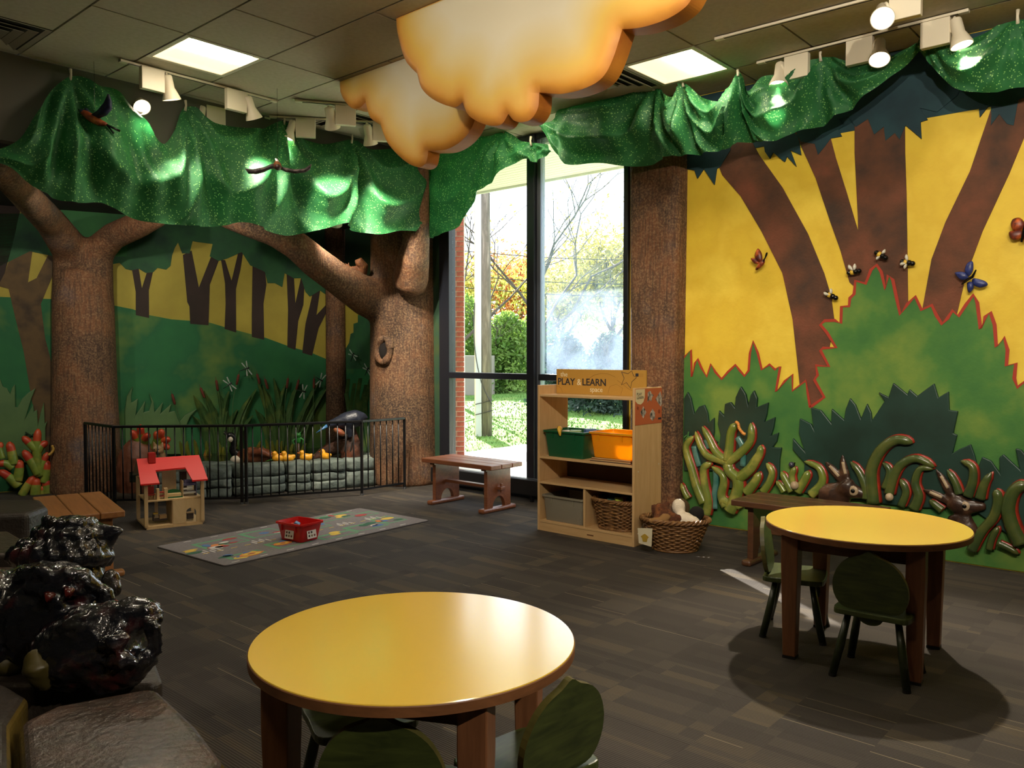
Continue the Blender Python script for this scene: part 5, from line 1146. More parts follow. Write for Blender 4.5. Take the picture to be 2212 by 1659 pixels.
# roof: red front slope with a wide notch, clear back slope
e = .02; zr, ze = .545, .37; yr, yf = .0, -hy - .05
def rp(u, f, d=0): return (u, yr + (yf - yr) * f, zr + (ze - zr) * f + d)
pts = [(-.25, 0), (.235, 0), (.25, 1), (.13, 1), (.10, .47), (-.13, .5), (-.12, 1), (-.26, 1)]
top = [rp(u, f, .006) for u, f in pts]; bot = [rp(u, f, -.006) for u, f in pts]; n = len(pts)
mk('roof', MB().add(top + bot, [tuple(range(n))[::-1], tuple(range(n, 2 * n))] + [(i, (i + 1) % n, n + (i + 1) % n, n + i) for i in range(n)]), REDW, dh)
mk('chimney', MB().bx(-.17, -.115, -.06, -.01, .515, .60), plain('chimney_red', 'a8201c', rough=.45), dh, bev=.002)
bq = [(-.25, .004, zr), (.235, .004, zr), (.235, hy + .04, ze + .02), (-.25, hy + .04, ze + .02)]
mk('clear_back_roof', MB().add(bq + [(a, b, c + .004) for a, b, c in bq], [(3, 2, 1, 0), (4, 5, 6, 7), (0, 1, 5, 4), (1, 2, 6, 5), (2, 3, 7, 6), (3, 0, 4, 7)]), CLEAR, dh)
mk('ridge_beam', MB().bx(-.235, .225, -.006, .012, zr - .03, zr - .008), PLY, dh)
for s in (-1, 1):
    mk('gable_rail', MB().bx(s * hx - .006, s * hx + .006, -hy, hy, .375, .387), PLY, dh)
    mk('king_post', MB().bx(s * hx - .007, s * hx + .007, -.004, .01, .387, zr - .03), PLY, dh)
def toy(name, label, bits, x, y, z):
    Mx = MW[dh.name]; p = Mx @ Vector((x, y, z)); t = thing(name, label, 'toy furniture', p, radians(33), 'dollhouse furniture')
    for nm, bx6, mt in bits: mk(nm, MB().bx(*bx6), mt, t, bev=.002)
    return t
TG = plain('toy_green', '1f5a30', rough=.4); TP = plain('toy_purple', '5a5470', rough=.4); TW = plain('toy_white', 'd0cabc', rough=.5); TRD = plain('toy_red', '9c2a24', rough=.4); TDK = plain('toy_dark', '4a403a', rough=.5)
t = toy('toy_sofa', 'green toy sofa on the upper floor of the dollhouse', [('seat', (-.055, .055, -.03, .015, .01, .035), PLY)], .005, -.12, .2305)
mk('backrest', MB().prism([(-.065, 0), (.065, 0), (.065, .03)] + [(.065 * cos(a), .03 + .035 * sin(a)) for a in [pi * i / 8 for i in range(1, 8)]] + [(-.065, .03)], .016, .026, Matrix(((1, 0, 0, 0), (0, 0, 1, 0), (0, 1, 0, 0), (0, 0, 0, 1)))), TG, t); mk('base', MB().bx(-.065, .065, -.035, .015, 0, .01), TG, t)
toy('toy_bunk_bed', 'purple and white toy bunk bed at the right of the dollhouse', [('frame', (-.05, -.042, -.04, .04, 0, .13), PLY), ('frame', (.055, .063, -.04, .04, 0, .13), TP), ('mattress', (-.042, .055, -.038, .038, .085, .105), TP), ('mattress', (-.042, .055, -.038, .038, .02, .035), TW), ('rung', (-.042, .03, -.046, -.04, .055, .07), TW), ('cushion', (-.03, .05, -.02, .03, .105, .13), TP)], .125, -.08, .2305)
toy('toy_wardrobe', 'white toy cabinet behind the bunk bed in the dollhouse', [('body', (-.05, .045, -.02, .02, 0, .185), TDK), ('door', (.0, .042, -.024, -.02, .01, .18), TW)], .14, .06, .2305)
toy('toy_shelf', 'pale toy shelf with red shelves in the dollhouse', [('side', (-.04, -.018, -.02, .02, 0, .085), PLY), ('side', (.018, .045, -.02, .02, 0, .085), PLY), ('shelf', (-.018, .018, -.02, .02, .02, .028), TRD), ('shelf', (-.018, .018, -.02, .02, .05, .058), TRD)], -.09, -.14, .2305)
toy('toy_chair', 'red toy chair at the left corner of the dollhouse', [('seat', (-.03, .03, -.025, .025, .03, .042), TRD), ('backrest', (-.03, .03, .018, .026, .042, .1), TRD), ('leg', (-.028, -.02, -.02, .02, 0, .03), PLY), ('leg', (.02, .028, -.02, .02, 0, .03), PLY)], -.165, -.10, .2305)
toy('toy_cart', 'dark toy cart on the ground floor of the dollhouse', [('bed', (-.05, .05, -.03, .03, .02, .035), TDK), ('handle', (-.06, -.05, -.02, .02, .02, .075), TDK), ('cargo', (-.01, .045, -.025, .025, .035, .065), PLY), ('toy_lid', (-.055, -.02, -.02, .02, .075, .085), plain('toy_yellow', 'c9a73a', rough=.5))], -.09, -.08, .0265)
toy('toy_stool', 'dark toy dresser behind the arch of the dollhouse', [('body', (-.025, .025, -.02, .02, .012, .06), TDK), ('top', (-.03, .03, -.024, .024, .06, .068), PLY), ('leg', (-.024, -.016, -.02, .02, 0, .012), PLY), ('leg', (.016, .024, -.02, .02, 0, .012), PLY)], .135, -.10, .0265)

# road rug
ca_, cb_ = flo(333, 1183), flo(492, 1224); cc_, cdn = flo(928, 1125), flo(775, 1100)
ctr = (ca_ + cb_ + cc_ + cdn) / 4; ax = ((cc_ - cb_) + (cdn - ca_)).normalized(); rrz = atan2(ax.y, ax.x)
rl = ((cc_ - cb_).length + (cdn - ca_).length) / 2; rw = ((ca_ - cb_).length + (cdn - cc_).length) / 2
rug = thing('play_rug', 'grey road-map play rug lying on the carpet', 'rug', (ctr.x, ctr.y, 0), rrz)
rg2 = [p.to_2d() for p in []]
def rrect(w_, h_, r, n=5): return [(sx * (w_ / 2 - r) + r * cos(a0 + i * pi / 2 / (n - 1)), sy * (h_ / 2 - r) + r * sin(a0 + i * pi / 2 / (n - 1))) for sx, sy, a0 in ((1, 1, 0), (-1, 1, pi / 2), (-1, -1, pi), (1, -1, 3 * pi / 2)) for i in range(n)]
mk('pile', MB().prism(rrect(rl, rw, .03), 0, .009), plain('rug_grey', '77706f', '6a6464', .95, 60, .3, 300), rug); mk('binding', MB().prism(rrect(rl + .012, rw + .012, .034), 0, .006), plain('rug_edge', '3a3634', rough=.9), rug)
rr = random.Random(21); cols = {'green': '5a9068', 'dark_green': '305a44', 'red': '9c3c3a', 'blue': '4a6a9c', 'yellow': 'd0b04a', 'orange': 'cc7a3a', 'white': 'c9c4bc', 'grey': '77706f'}
pr_ = {k_: MB() for k_ in cols}
def blob(cn, x, y, w_, h_, sq=False, lay=0):
    z = .009 + .0004 * (lay + 1); n = 4 if sq else 9
    if sq: pts = [(x - w_ / 2, y - h_ / 2), (x + w_ / 2, y - h_ / 2), (x + w_ / 2, y + h_ / 2), (x - w_ / 2, y + h_ / 2)]
    else: pts = [(x + w_ / 2 * cos(2 * pi * i / n) * rr.uniform(.75, 1.15), y + h_ / 2 * sin(2 * pi * i / n) * rr.uniform(.75, 1.15)) for i in range(n)]
    pr_[cn].prism(pts, .009, z)
for (x, y, w_, h_) in ((-.70, -.28, .28, .12), (-.60, .18, .36, .22), (-.30, -.22, .30, .2), (-.22, .22, .30, .22), (.10, -.28, .34, .14), (.18, .12, .26, .2), (.45, -.22, .34, .2), (.52, .28, .5, .2), (.75, -.15, .22, .26), (.80, .18, .2, .14)): blob('green', x, y, w_, h_, True, 0); blob('grey', x + .01, y - .008, w_ - .05, h_ - .05, True, 1)
for i in range(46):
    cx_, cy_ = rr.choice(((-.70, -.28), (-.60, .18), (-.30, -.22), (-.22, .22), (.10, -.28), (.18, .12), (.45, -.22), (.52, .28), (.75, -.15), (.80, .18), (-.8, .1)))
    blob(rr.choice(['red', 'red', 'blue', 'yellow', 'orange', 'dark_green', 'dark_green', 'white']), cx_ + rr.uniform(-.13, .13), cy_ + rr.uniform(-.08, .08), rr.uniform(.05, .14), rr.uniform(.03, .09), False, rr.randint(2, 4))
for (x, y, s) in ((-.66, -.30, 1), (-.33, -.2, .8)): blob('orange', x, y, .2 * s, .12 * s, False, 5); blob('yellow', x, y, .14 * s, .07 * s, False, 6); blob('red', x, y, .07 * s, .03 * s, False, 7)
for x0 in (-.85, -.45, -.05, .35, .65):
    for i in range(5): blob('white', x0 + .03 * i, -.02 + .04 * (i % 2), .012, .07, True, 2)
for i in range(16): blob('white', -.85 + i * .11, .40 if i % 2 else -.40, .06, .008, True, 2); blob('yellow', -.85 + i * .11, -.04, .05, .007, True, 3)
for k_, mb in pr_.items(): tag(mk('printed_' + k_, mb, plain('rug_' + k_, cols[k_], rough=.95), rug), kind='stuff')
# red bin on the rug
RED = plain('plastic_red', 'c21a1a', rough=.3)
rbp = flo(640, 1174); rbp = Vector((rbp.x, rbp.y + .1, .0125))
rb_ = bin_('red_bin', 'red plastic bin with picture labels standing on the rug', 'bin', rbp, radians(-33), .22, .17, .27, .215, .135, RED, rim=.010)
for M in (Matrix.Translation((-.0, -.0975, .07)) @ Matrix.Rotation(radians(-9), 4, 'X'), Matrix.Translation((.1235, 0, .07)) @ Matrix.Rotation(pi / 2, 4, 'Z') @ Matrix.Rotation(radians(-9), 4, 'X')):
    lab = mk('picture_label', MB().bx(-.045, .045, -.003, 0, -.05, .05, M), plain('label_white', 'd6d0c4', rough=.6), rb_)
    for i in range(3):
        for j in range(3):
            if (i + j) % 4 == 3: continue
            mk('printed_shape', MB().ell((-.026 + .026 * i, -.003, -.03 + .025 * j), (.009, .001, .009), M, n=8, k=4), plain('label_dot%d' % ((i * 2 + j) % 3), ('2a2622', '6a2a24', '7a6a3a')[(i * 2 + j) % 3], rough=.6), lab)
    mk('printed_shape', MB().bx(-.025, .025, -.0035, -.003, .034, .041, M), INK, lab)
for i, (x, y, a, c) in enumerate(((.03, .01, .4, 'd9cbb0'), (-.05, .0, 1.2, 'b8452e'), (.0, -.04, 2.2, '5a7a9a'))):
    Mx = MW[rb_.name] @ Matrix.Translation((x, y, .06 + .02 * i)) @ Matrix.Rotation(a, 4, 'Z') @ Matrix.Rotation(.5, 4, 'X')
    tag(mk('toy_block', MB().box((0, 0, 0), (.06, .04, .07), Mx), plain('rblk%d' % i, c, rough=.5), bev=.005), ('cream', 'orange', 'blue')[i] + ' toy block inside the red bin', 'toy', 'toys in the red bin')
# ================================================================== POND CORNER, FENCE, ANIMALS
FB = plain('fence_black', '0e0e10', rough=0.35)
FP = [flo(187, 1077), flo(248, 1094), flo(528, 1089), flo(782, 1070), flo(874, 1056)]
fe = thing('pond_fence', 'black metal baluster fence around the pond corner', 'fence', (FP[2].x, FP[2].y, 0)); FH = .735
def up(p, z): return Vector((p.x, p.y, z))
for i, p in enumerate(FP):
    q = [p] if i != 2 else [p + (FP[1] - p).normalized() * .02, p + (FP[3] - p).normalized() * .02]
    for pp in q:
        o = mk('post', MB().bx(pp.x - .013, pp.x + .013, pp.y - .013, pp.y + .013, .0, FH), FB, fe, world=True, bev=.002)
        mk('post_foot', MB().cyl((pp.x, pp.y, 0), (pp.x, pp.y, .02), .017, n=10), plain('foot_grey', '5a5a5c', rough=.4), o, world=True)
for i in range(4):
    a, b = FP[i], FP[i + 1]; d = b - a; ln = d.length; M = Matrix.Translation((a + b) / 2) @ Matrix.Rotation(atan2(d.y, d.x), 4, 'Z')
    mk('top_rail', MB().bx(-ln / 2, ln / 2, -.017, .017, FH - .012, FH + .012, M), FB, fe, world=True, bev=.004)
    mk('bottom_rail', MB().bx(-ln / 2, ln / 2, -.010, .010, .05, .07, M), FB, fe, world=True)
    n = max(2, round(ln / .077)) if i < 1 else round(ln / .079)
    if i == 0: n = 8
    for j in range(1, n):
        p = a.lerp(b, j / n); mk('baluster', MB().cyl(up(p, .07), up(p, FH - .012), .0065, n=8), FB, fe, world=True, smooth=True)
# stone wall round the pond
STONE = plain('pond_stone', '6f7a70', '56615c', .75, 5, .5, 25, c3='8a948c', bdist=.02)
def rock(mb, M, w_, d_, h_, seed, n=(7, 5, 4), rough=.02, rnd=.35):
    nx, ny, nz = n; idx = {}; vs = []; fs = []
    def vid(i, j, k):
        if (i, j, k) not in idx:
            x, y, z = 2 * i / nx - 1, 2 * j / ny - 1, 2 * k / nz - 1; p = Vector((x, y, z)); q = p.normalized() * max(abs(x), abs(y), abs(z)) ** 1
            p = p.lerp(q * 1.25, rnd * .35); v = Vector((p.x * w_ / 2, p.y * d_ / 2, p.z * h_ / 2))
            nn = noise.noise_vector(v * 9 + Vector((seed * 3.1, seed, 0))); lay = noise.noise(Vector((seed, 0, v.z * 30))) * .35
            v += nn * rough + Vector((p.x, p.y, 0)) * rough * lay
            idx[(i, j, k)] = len(vs); vs.append(v)
        return idx[(i, j, k)]
    for a, b, ax in ((nx, ny, 2), (nx, nz, 1), (ny, nz, 0)):
        for i in range(a):
            for j in range(b):
                for side in (0, 1):
                    if ax == 2: q = [vid(i + u, j + v, nz * side) for u, v in ((0, 0), (1, 0), (1, 1), (0, 1))]
                    elif ax == 1: q = [vid(i + u, ny * side, j + v) for u, v in ((0, 0), (0, 1), (1, 1), (1, 0))]
                    else: q = [vid(nx * side, i + u, j + v) for u, v in ((0, 0), (1, 0), (1, 1), (0, 1))]
                    fs.append(tuple(q if side else q[::-1]))
    return mb.add(vs, fs, M)
S0, S1 = flo(395, 1082), flo(811, 1050); sdv = (S1 - S0).normalized(); sn = Vector((-sdv.y, sdv.x, 0)); srz = atan2(sdv.y, sdv.x)
SPL = Plane(S0, sdv)
pw = thing('pond_stone_wall', 'low wall of stacked grey-green stones around the pond', 'stone wall', (S0 + S1) / 2, srz)
cols_ = [(330, 393, 2), (395, 447, 3), (448, 503, 3), (505, 618, 3), (621, 673, 3), (674, 748, 3), (750, 812, 2)]; sdn = 0
for (x0, x1, nr) in cols_:
    a0, a1 = SPL.sz(x0, 1060)[0], SPL.sz(x1, 1060)[0]; z = 0.0; hs = {3: (.095, .085, .12), 2: (.175, .125)}[nr]
    for r in range(nr):
        sdn += 1; jx = RND.uniform(-.012, .012); h_ = hs[r]; w_ = a1 - a0 - .008 + jx
        M = Matrix.Translation(up(S0 + sdv * ((a0 + a1) / 2) + sn * (.13 + RND.uniform(-.008, .008)), z + h_ / 2)) @ Matrix.Rotation(srz, 4, 'Z')
        mk('stone', rock(MB(), M, w_, .25, h_ - .004, sdn, rough=.013), STONE, pw, smooth=True, world=True); z += h_
for i in range(5):                            # flat stones behind the rim
    a = .35 + i * .42; sdn += 1; M = Matrix.Translation(up(S0 + sdv * a + sn * .36, .245)) @ Matrix.Rotation(srz + .2 * (i % 2), 4, 'Z')
    if i in (0, 4): mk('stone', rock(MB(), M, .36, .26, .12, sdn, rough=.015), STONE, pw, smooth=True, world=True)
wp = [S0 + sdv * -.45 + sn * .2, S1 + sn * .2, Vector((-1.55, 9.35, 0)), CORN + Vector((.03, -.06, 0)), L.w(0.55, 0, .02)]
kq = NT('pond_water'); kq.col(lin('1c241c')); kq.b.inputs['Roughness'].default_value = .12; kq.bump(kq.noise(kq.coord('Object'), 9, 3), .25, .01)
tag(mk('pond_water', MB().prism([(p.x, p.y) for p in wp], .18, .28), kq.m), 'dark still water inside the stone pond', 'water', kind='structure')
WZ = .28
# reeds, cut-out leaves and cattails on the hill mural
REED = plain('reed_green', '4e6a34', '3a5a30', .5, 5, .1, 40, c3='6c7c3c'); REEDL = plain('reed_pale', '587848', '4a6a40', .5, 4); YLEAF = plain('reed_yellow', '8f8a34', '6f7c30', .5, 6, c3='a86a2c')
cutout('pale grass cut-out rising behind the dollhouse', c1([(100, 1600), (95, 1300), (108, 1200), (150, 1130), (138, 1195), (140, 1245), (185, 1215), (168, 1335), (235, 1230), (222, 1312), (262, 1300), (280, 1240), (262, 1175), (292, 1235), (300, 1310), (357, 1240), (340, 1320), (415, 1252), (400, 1310), (440, 1300), (470, 1380), (510, 1330), (592, 1288), (545, 1340), (510, 1420), (520, 1600)]), .01, .04, REEDL, L, 'cutout_grass', 'grass relief', 'grass cut-outs on the hill mural')
cutout('pale spiky leaf cut-out left of the forked tree', C(0, 800, 5.027, [(-250, 60), (-60, 100), (-30, 200), (0, 90), (30, 175), (75, 195), (110, 255), (130, 190), (162, 150), (165, 400), (190, 402), (240, 310), (300, 250), (386, 194), (340, 310), (275, 522), (362, 368), (368, 452), (402, 428), (412, 592), (440, 462), (476, 342), (487, 580), (512, 553), (492, 625), (495, 1000), (-250, 1000)]), .01, .04, REEDL, L, 'cutout_grass', 'grass relief', 'grass cut-outs on the hill mural')
def blade(parent, pl, b, tpx, w_, off, mat, bend=0.0):
    B_, T_ = Vector(pl.sz(*b, off)), Vector(pl.sz(*tpx, off)); d = T_ - B_; nrm = Vector((-d.y, d.x)).normalized(); rows = []
    for i in range(7):
        f = i / 6; c = B_ + d * f + nrm * bend * d.length * sin(pi * f) ; ww = w_ * (sin(pi * min(1, f * .72 + .2)) ** .8) * (1 if f < 1 else 0) + .001
        rows.append([pl.w(c.x - nrm.x * ww, c.y - nrm.y * ww, off - .012), pl.w(c.x, c.y, off + .012 + .02 * f), pl.w(c.x + nrm.x * ww, c.y + nrm.y * ww, off - .012)])
    mb = MB().grid([r[::-1] for r in rows]); n = len(mb.v); mb.add([Vector(v) - pl.n * .012 for v in list(mb.v)], [tuple(f[::-1]) for f in mb.f])
    edge = [i * 3 for i in range(7)]; e2 = [i * 3 + 2 for i in range(7)]
    mb.f += [(edge[i], edge[i + 1], edge[i + 1] + n, edge[i] + n) for i in range(6)] + [(e2[i + 1], e2[i], e2[i] + n, e2[i + 1] + n) for i in range(6)]; mb.mi += [0] * 12
    return mk('blade', mb, mat, parent, world=True, auto=50)
for lab, cx_, tips, wd_ in (('tall green reed clump behind the goose', 780, [(568, 1192), (640, 1160), (690, 1240), (735, 1160), (812, 1165), (1002, 1148), (960, 1200), (870, 1290), (620, 1310), (930, 1290), (700, 1330), (800, 1300), (560, 1330), (980, 1330), (740, 1380), (850, 1400)], .05),
     ('dark tall reed clump behind the ducklings', 1190, [(1010, 1105), (1045, 1125), (1120, 1075), (1200, 1115), (1290, 1105), (1250, 1258), (1352, 1258), (995, 1290), (1400, 1330), (1425, 1105), (1482, 1150), (1080, 1290), (1160, 1280), (1310, 1330), (1390, 1275), (1060, 1380), (1240, 1380), (1340, 1400)], .05)):
    c0 = c1([(cx_, 1580)])[0]; t = thing('reed_clump', lab, 'reeds', L.hit(c0[0], c0[1], .06), 0, 'reed clumps on the hill mural')
    for i, (x, y) in enumerate(tips):
        b = c1([(cx_ + (x - cx_) * .45, 1600)])[0]; tpx = c1([(x, y)])[0]
        if L.sz(tpx[0], tpx[1])[0] > tL - .05: continue
        blade(t, L, b, tpx, wd_ * RND.uniform(.75, 1.1), .03 + .006 * (i % 7), REED, .10 * (1 if x > cx_ else -1) * RND.uniform(.3, 1))
t = thing('reed_clump', 'narrow green reeds between the slim trunk and the big trunk', 'reeds', W.hit(775, 960, .04), 0, 'reed clumps on the hill mural')
for i, (x, y) in enumerate(((1640, 1080), (1680, 1110), (1720, 1075), (1760, 1120), (1790, 1085), (1620, 1180), (1700, 1200), (1750, 1190))): blade(t, W, c1([(1600 + i * 25, 1600)])[0], c1([(x, y)])[0], .02, .02 + .004 * i, REED, .04)
t = thing('yellow_leaf_tufts', 'short yellow-green leaf tufts along the back of the pond', 'leaves', L.hit(600, 985, .2), 0)
for i in range(26):
    x = 980 + i * 21 if i < 17 else 500 + (i - 17) * 48; bpx = c1([(x, 1625)])[0]
    h_ = RND.uniform(60, 120); blade(t, L, (bpx[0], bpx[1]), c1([(x + RND.uniform(-40, 40), 1610 - h_)])[0], .022, .22 + .004 * (i % 5), YLEAF, RND.uniform(-.1, .1))
CTB = plain('cattail_brown', '6a2f1c', '4f2416', .8, 20)
for i, (x, y, tl) in enumerate(((430, 1220, -14), (630, 1175, -20), (730, 1125, -8), (872, 1085, 12), (1015, 1080, -14), (1070, 1115, -16), (1215, 1110, 7), (1285, 1120, 14), (1398, 1110, 2))):
    p = c1([(x, y)])[0]; c = L.hit(p[0], p[1], .075); dv = (L.r * sin(radians(tl)) + Vector((0, 0, 1)) * cos(radians(tl)))
    names = ('leftmost, above the dollhouse', 'second from the left', 'left of the low dragonfly', 'right of the low dragonfly', 'below the highest dragonfly', 'just right of the fence post', 'tallest of the dark reeds', 'behind the right dragonfly', 'nearest the slim trunk')
    t = thing('cattail', 'brown cattail head on a thin stem, ' + names[i], 'cattail', c - dv * .4, 0, 'cattails on the hill mural')
    mk('head', MB().tube([c - dv * .062, c - dv * .052, c, c + dv * .052, c + dv * .062], [.006, .014, .0155, .014, .005], 10), CTB, t, smooth=True, world=True)
    mk('spike', MB().tube([c + dv * .06, c + dv * .1], [.003, .0015], 5), CTB, t, world=True); ex = c - dv * .062
    mk('stem', MB().tube(cat([ex, ex - dv * .2, up(ex - dv * .35, .32)], 4), .0045, 6), REED, t, world=True)
DFB = plain('dragonfly_body', '1c2420', rough=.3); DFW = plain('dragonfly_wing', 'aab4ae', rough=.25)
def dragonfly(lab, pl, px, ang, sc=1.0):
    c = pl.hit(px[0], px[1], .10); t = thing('dragonfly', lab, 'dragonfly', c, 0, 'dragonflies over the pond')
    def q(a, b, o=0): ca, sa = cos(radians(ang)), sin(radians(ang)); return c + (pl.r * (a * ca - b * sa) + Vector((0, 0, 1)) * (a * sa + b * ca)) * sc + pl.n * o
    mk('body', MB().tube([q(.045, 0), q(.03, 0), q(.012, 0), q(-.03, 0), q(-.09, 0)], [.007, .011, .009, .005, .003], 8), DFB, t, smooth=True, world=True)
    for (a0, a1, b1) in ((.018, .04, .10), (.006, -.025, .095), (.018, .045, -.10), (.006, -.02, -.095)):
        P = [q(a0, 0), q(a0 + (a1 - a0) * .5 + .007, b1 * .5), q(a1 + .006, b1), q(a1 - .008, b1 * .98), q(a0 + (a1 - a0) * .5 - .010, b1 * .5)]; P2 = [p + pl.n * .004 for p in P]
        mk('wing', MB().add(P + P2, [tuple(range(5))[::-1], tuple(range(5, 10))] + [(i, (i + 1) % 5, 5 + (i + 1) % 5, 5 + i) for i in range(5)]), DFW, t, world=True)
    mk('mount_wire', MB().cyl(c, c - pl.n * .095, .002, n=5), DFB, t, world=True)
for lab, pl, p, a in (('dragonfly highest over the reeds', L, (930, 1010), 20), ('dragonfly just above the goose', L, (812, 1120), 35), ('dragonfly low over the dark reeds', L, (1320, 1165), -15), ('dragonfly beside the slim trunk', L, (1440, 1085), -30), ('dragonfly right of the slim trunk', W, (1665, 920), 60), ('dragonfly touching the big trunk edge', W, (1765, 1020), 55)):
    dragonfly(lab, pl, c1([p])[0], a, .85)
# goose
GBK = plain('goose_black', '101014', rough=.25); GWH = plain('goose_white', 'cfc4b4', rough=.35); GBR = plain('goose_brown', '4a2a1c', '6a3a26', .3, 14, .4, 40, c3='8a5a40')
gd = 8.64; t = thing('goose', 'glossy goose figure with black neck and brown body in the pond', 'goose', up(at(520, 985, gd), WZ))
body = [at(515, 985, gd), at(540, 985, gd - .01), at(575, 988, gd), at(600, 992, gd + .02)]
organic(mk('body', MB().tube(cat(body, 4), lerps([.05, .10, .095, .03], 13), 14).tube([at(535, 978, gd - .09), at(565, 976, gd - .1), at(596, 990, gd - .05)], [.02, .05, .012], 10), GBR, t, smooth=True, world=True), .012, 3)
mk('breast', MB().ell(at(512, 993, gd - .03), (.07, .065, .05)), GWH, t, smooth=True, world=True)
nk = cat([at(512, 982, gd), at(503, 972, gd - .02), at(505, 960, gd - .02), at(503, 945, gd - .03), at(496, 938, gd - .04)], 5)
mk('neck', MB().tube(nk, lerps([.055, .042, .034, .032, .036, .03], len(nk)), 14), GBK, t, smooth=True, world=True); hd = at(496, 941, gd - .04)
mk('head', MB().ell(hd, (.042, .036, .036)), GBK, t, smooth=True, world=True); mk('cheek', MB().ell(at(498, 949, gd - .062), (.026, .02, .03)), GWH, t, smooth=True, world=True)
for k_ in ((484, 931), (483, 937)): mk('beak', MB().tube([at(491, 939, gd - .05), at(*k_, gd - .06)], [.015, .005], 8), GBK, t, smooth=True, world=True)
mk('tongue', MB().tube([at(490, 937, gd - .055), at(484, 933, gd - .06)], [.008, .004], 6), GWH, t, world=True)
# ducklings
DY = plain('duck_yellow', 'e0a024', 'd08e1c', .4, 20); DO = plain('duck_bill', 'c8641c', rough=.4); DKB = plain('duck_dark', '3a2416', rough=.5)
for i, (px_, py_, lab, dark) in enumerate(((602, 992, 'yellow duckling half hidden behind another, nearest the goose', True), (622, 991, 'yellow duckling second from the goose', False), (661, 986, 'yellow duckling third from the goose', False), (703, 983, 'yellow duckling farthest from the goose', False))):
    c = at(px_, py_, 8.42 + .07 * i + (.06 if i == 0 else 0)); c.z = WZ + .055; t = thing('duckling', lab, 'duckling', up(c, WZ), radians(190 if i < 3 else 150), 'yellow ducklings in the pond')
    organic(mk('body', MB().ell((0, 0, .045), (.068, .042, .042)).ell((-.055, 0, .065), (.03, .02, .022)).ell((.04, 0, .095), (.03, .028, .029)).ell((.035, 0, .07), (.028, .025, .03)), DY, t, smooth=True), .008, 3)
    mk('bill', MB().ell((.073, 0, .092), (.018, .012, .006)), DO, t, smooth=True)
    for s in (-1, 1): mk('eye', MB().ell((.056, s * .02, .102), .005, n=8, k=5), EYE, t, smooth=True)
# frog on a stalk
FG = plain('frog_green', '2f7a34', rough=.35); c = at(645, 950, 8.75); t = thing('frog_figure', 'small green frog figure perched on a stalk behind the ducklings', 'frog', up(c, WZ))
organic(mk('body', MB().ell(c, (.03, .025, .045)).ell(c + Vector((0, -.01, .05)), (.032, .026, .024)).ell(c + Vector((-.02, -.012, .075)), .012).ell(c + Vector((.02, -.012, .075)), .012).tube([c + Vector((-.02, 0, .02)), c + Vector((-.06, -.02, -.01)), c + Vector((-.04, -.02, -.05))], [.012, .01, .009], 8).tube([c + Vector((.02, 0, .02)), c + Vector((.06, -.02, .0)), c + Vector((.05, -.02, -.04))], [.012, .01, .009], 8), FG, t, smooth=True, world=True), .007, 2)
mk('stalk', MB().tube([c + Vector((0, 0, -.03)), up(c, WZ + .05), up(c, WZ - .02)], [.014, .012, .03], 8), DKB, t, smooth=True, world=True)
c = at(586, 983, 8.5); c.z = WZ + .03; tag(mk('lily_leaf', MB().tube([c + Vector((-.06, 0, -.02)), c, c + Vector((.07, .01, -.01))], [.008, .028, .006], 10, flat=((0, 0, 1), .3)), plain('lily_green', '4c9a3a', rough=.4), smooth=True), 'small bright green leaf beside the goose', 'leaf')
# dark bird on a log
NAVY = plain('bird_navy', '1a1d28', '262c3c', .4, 12, .4, 40); LOG = plain('log_brown', '4a2c1c', '341f15', .7, 8, .6, 30, c3='6e3a20')
hd_ = 8.85; t = thing('fallen_log', 'broken brown log leaning on the pond stones', 'log', up(at(725, 975, hd_), WZ))
P = [at(676, 992, hd_ - .05), at(705, 975, hd_), at(740, 958, hd_ + .02), at(775, 945, hd_ + .05)]
organic(mk('wood', MB().tube(cat(P, 4), lerps([.03, .07, .10, .12], 13), 12).tube([at(752, 950, hd_), at(758, 975, hd_ - .02), at(762, 1000, hd_)], [.1, .11, .12], 12), LOG, t, smooth=True, world=True), .015, 3, .02, .06)
t = thing('heron_figure', 'dark blue bird figure with blue beak bending over the log', 'bird', up(at(745, 940, hd_ - .05), .45))
P = cat([at(705, 918, hd_ - .15), at(722, 915, hd_ - .12), at(748, 910, hd_ - .08), at(772, 903, hd_ - .05), at(792, 899, hd_ - .02)], 4)
organic(mk('body', MB().tube(P, lerps([.03, .055, .10, .095, .02], len(P)), 14).tube([at(735, 898, hd_ - .1), at(765, 896, hd_ - .08), at(795, 903, hd_ - .03)], [.02, .05, .01], 10).tube([at(752, 925, hd_ - .1), at(757, 945, hd_ - .1)], [.05, .03], 10), NAVY, t, smooth=True, world=True), .013, 3)
mk('beak', MB().tube([at(708, 919, hd_ - .15), at(683, 935, hd_ - .2)], [.02, .003], 8), plain('beak_blue', '3a6a9a', rough=.35), t, smooth=True, world=True)
mk('belly', MB().ell(at(733, 933, hd_ - .16), (.07, .04, .035), rot=Matrix.Rotation(.5, 3, 'Y').to_quaternion()), plain('belly_rust', '8a3c1c', '5f4a30', .5, 20), t, smooth=True, world=True)
for dx in (0, 14): mk('leg', MB().tube([at(750 + dx, 935, hd_ - .12), at(747 + dx, 955, hd_ - .13), at(743 + dx, 975, hd_ - .12)], .008, 6), plain('bird_leg', '3a3430', rough=.5), t, world=True)
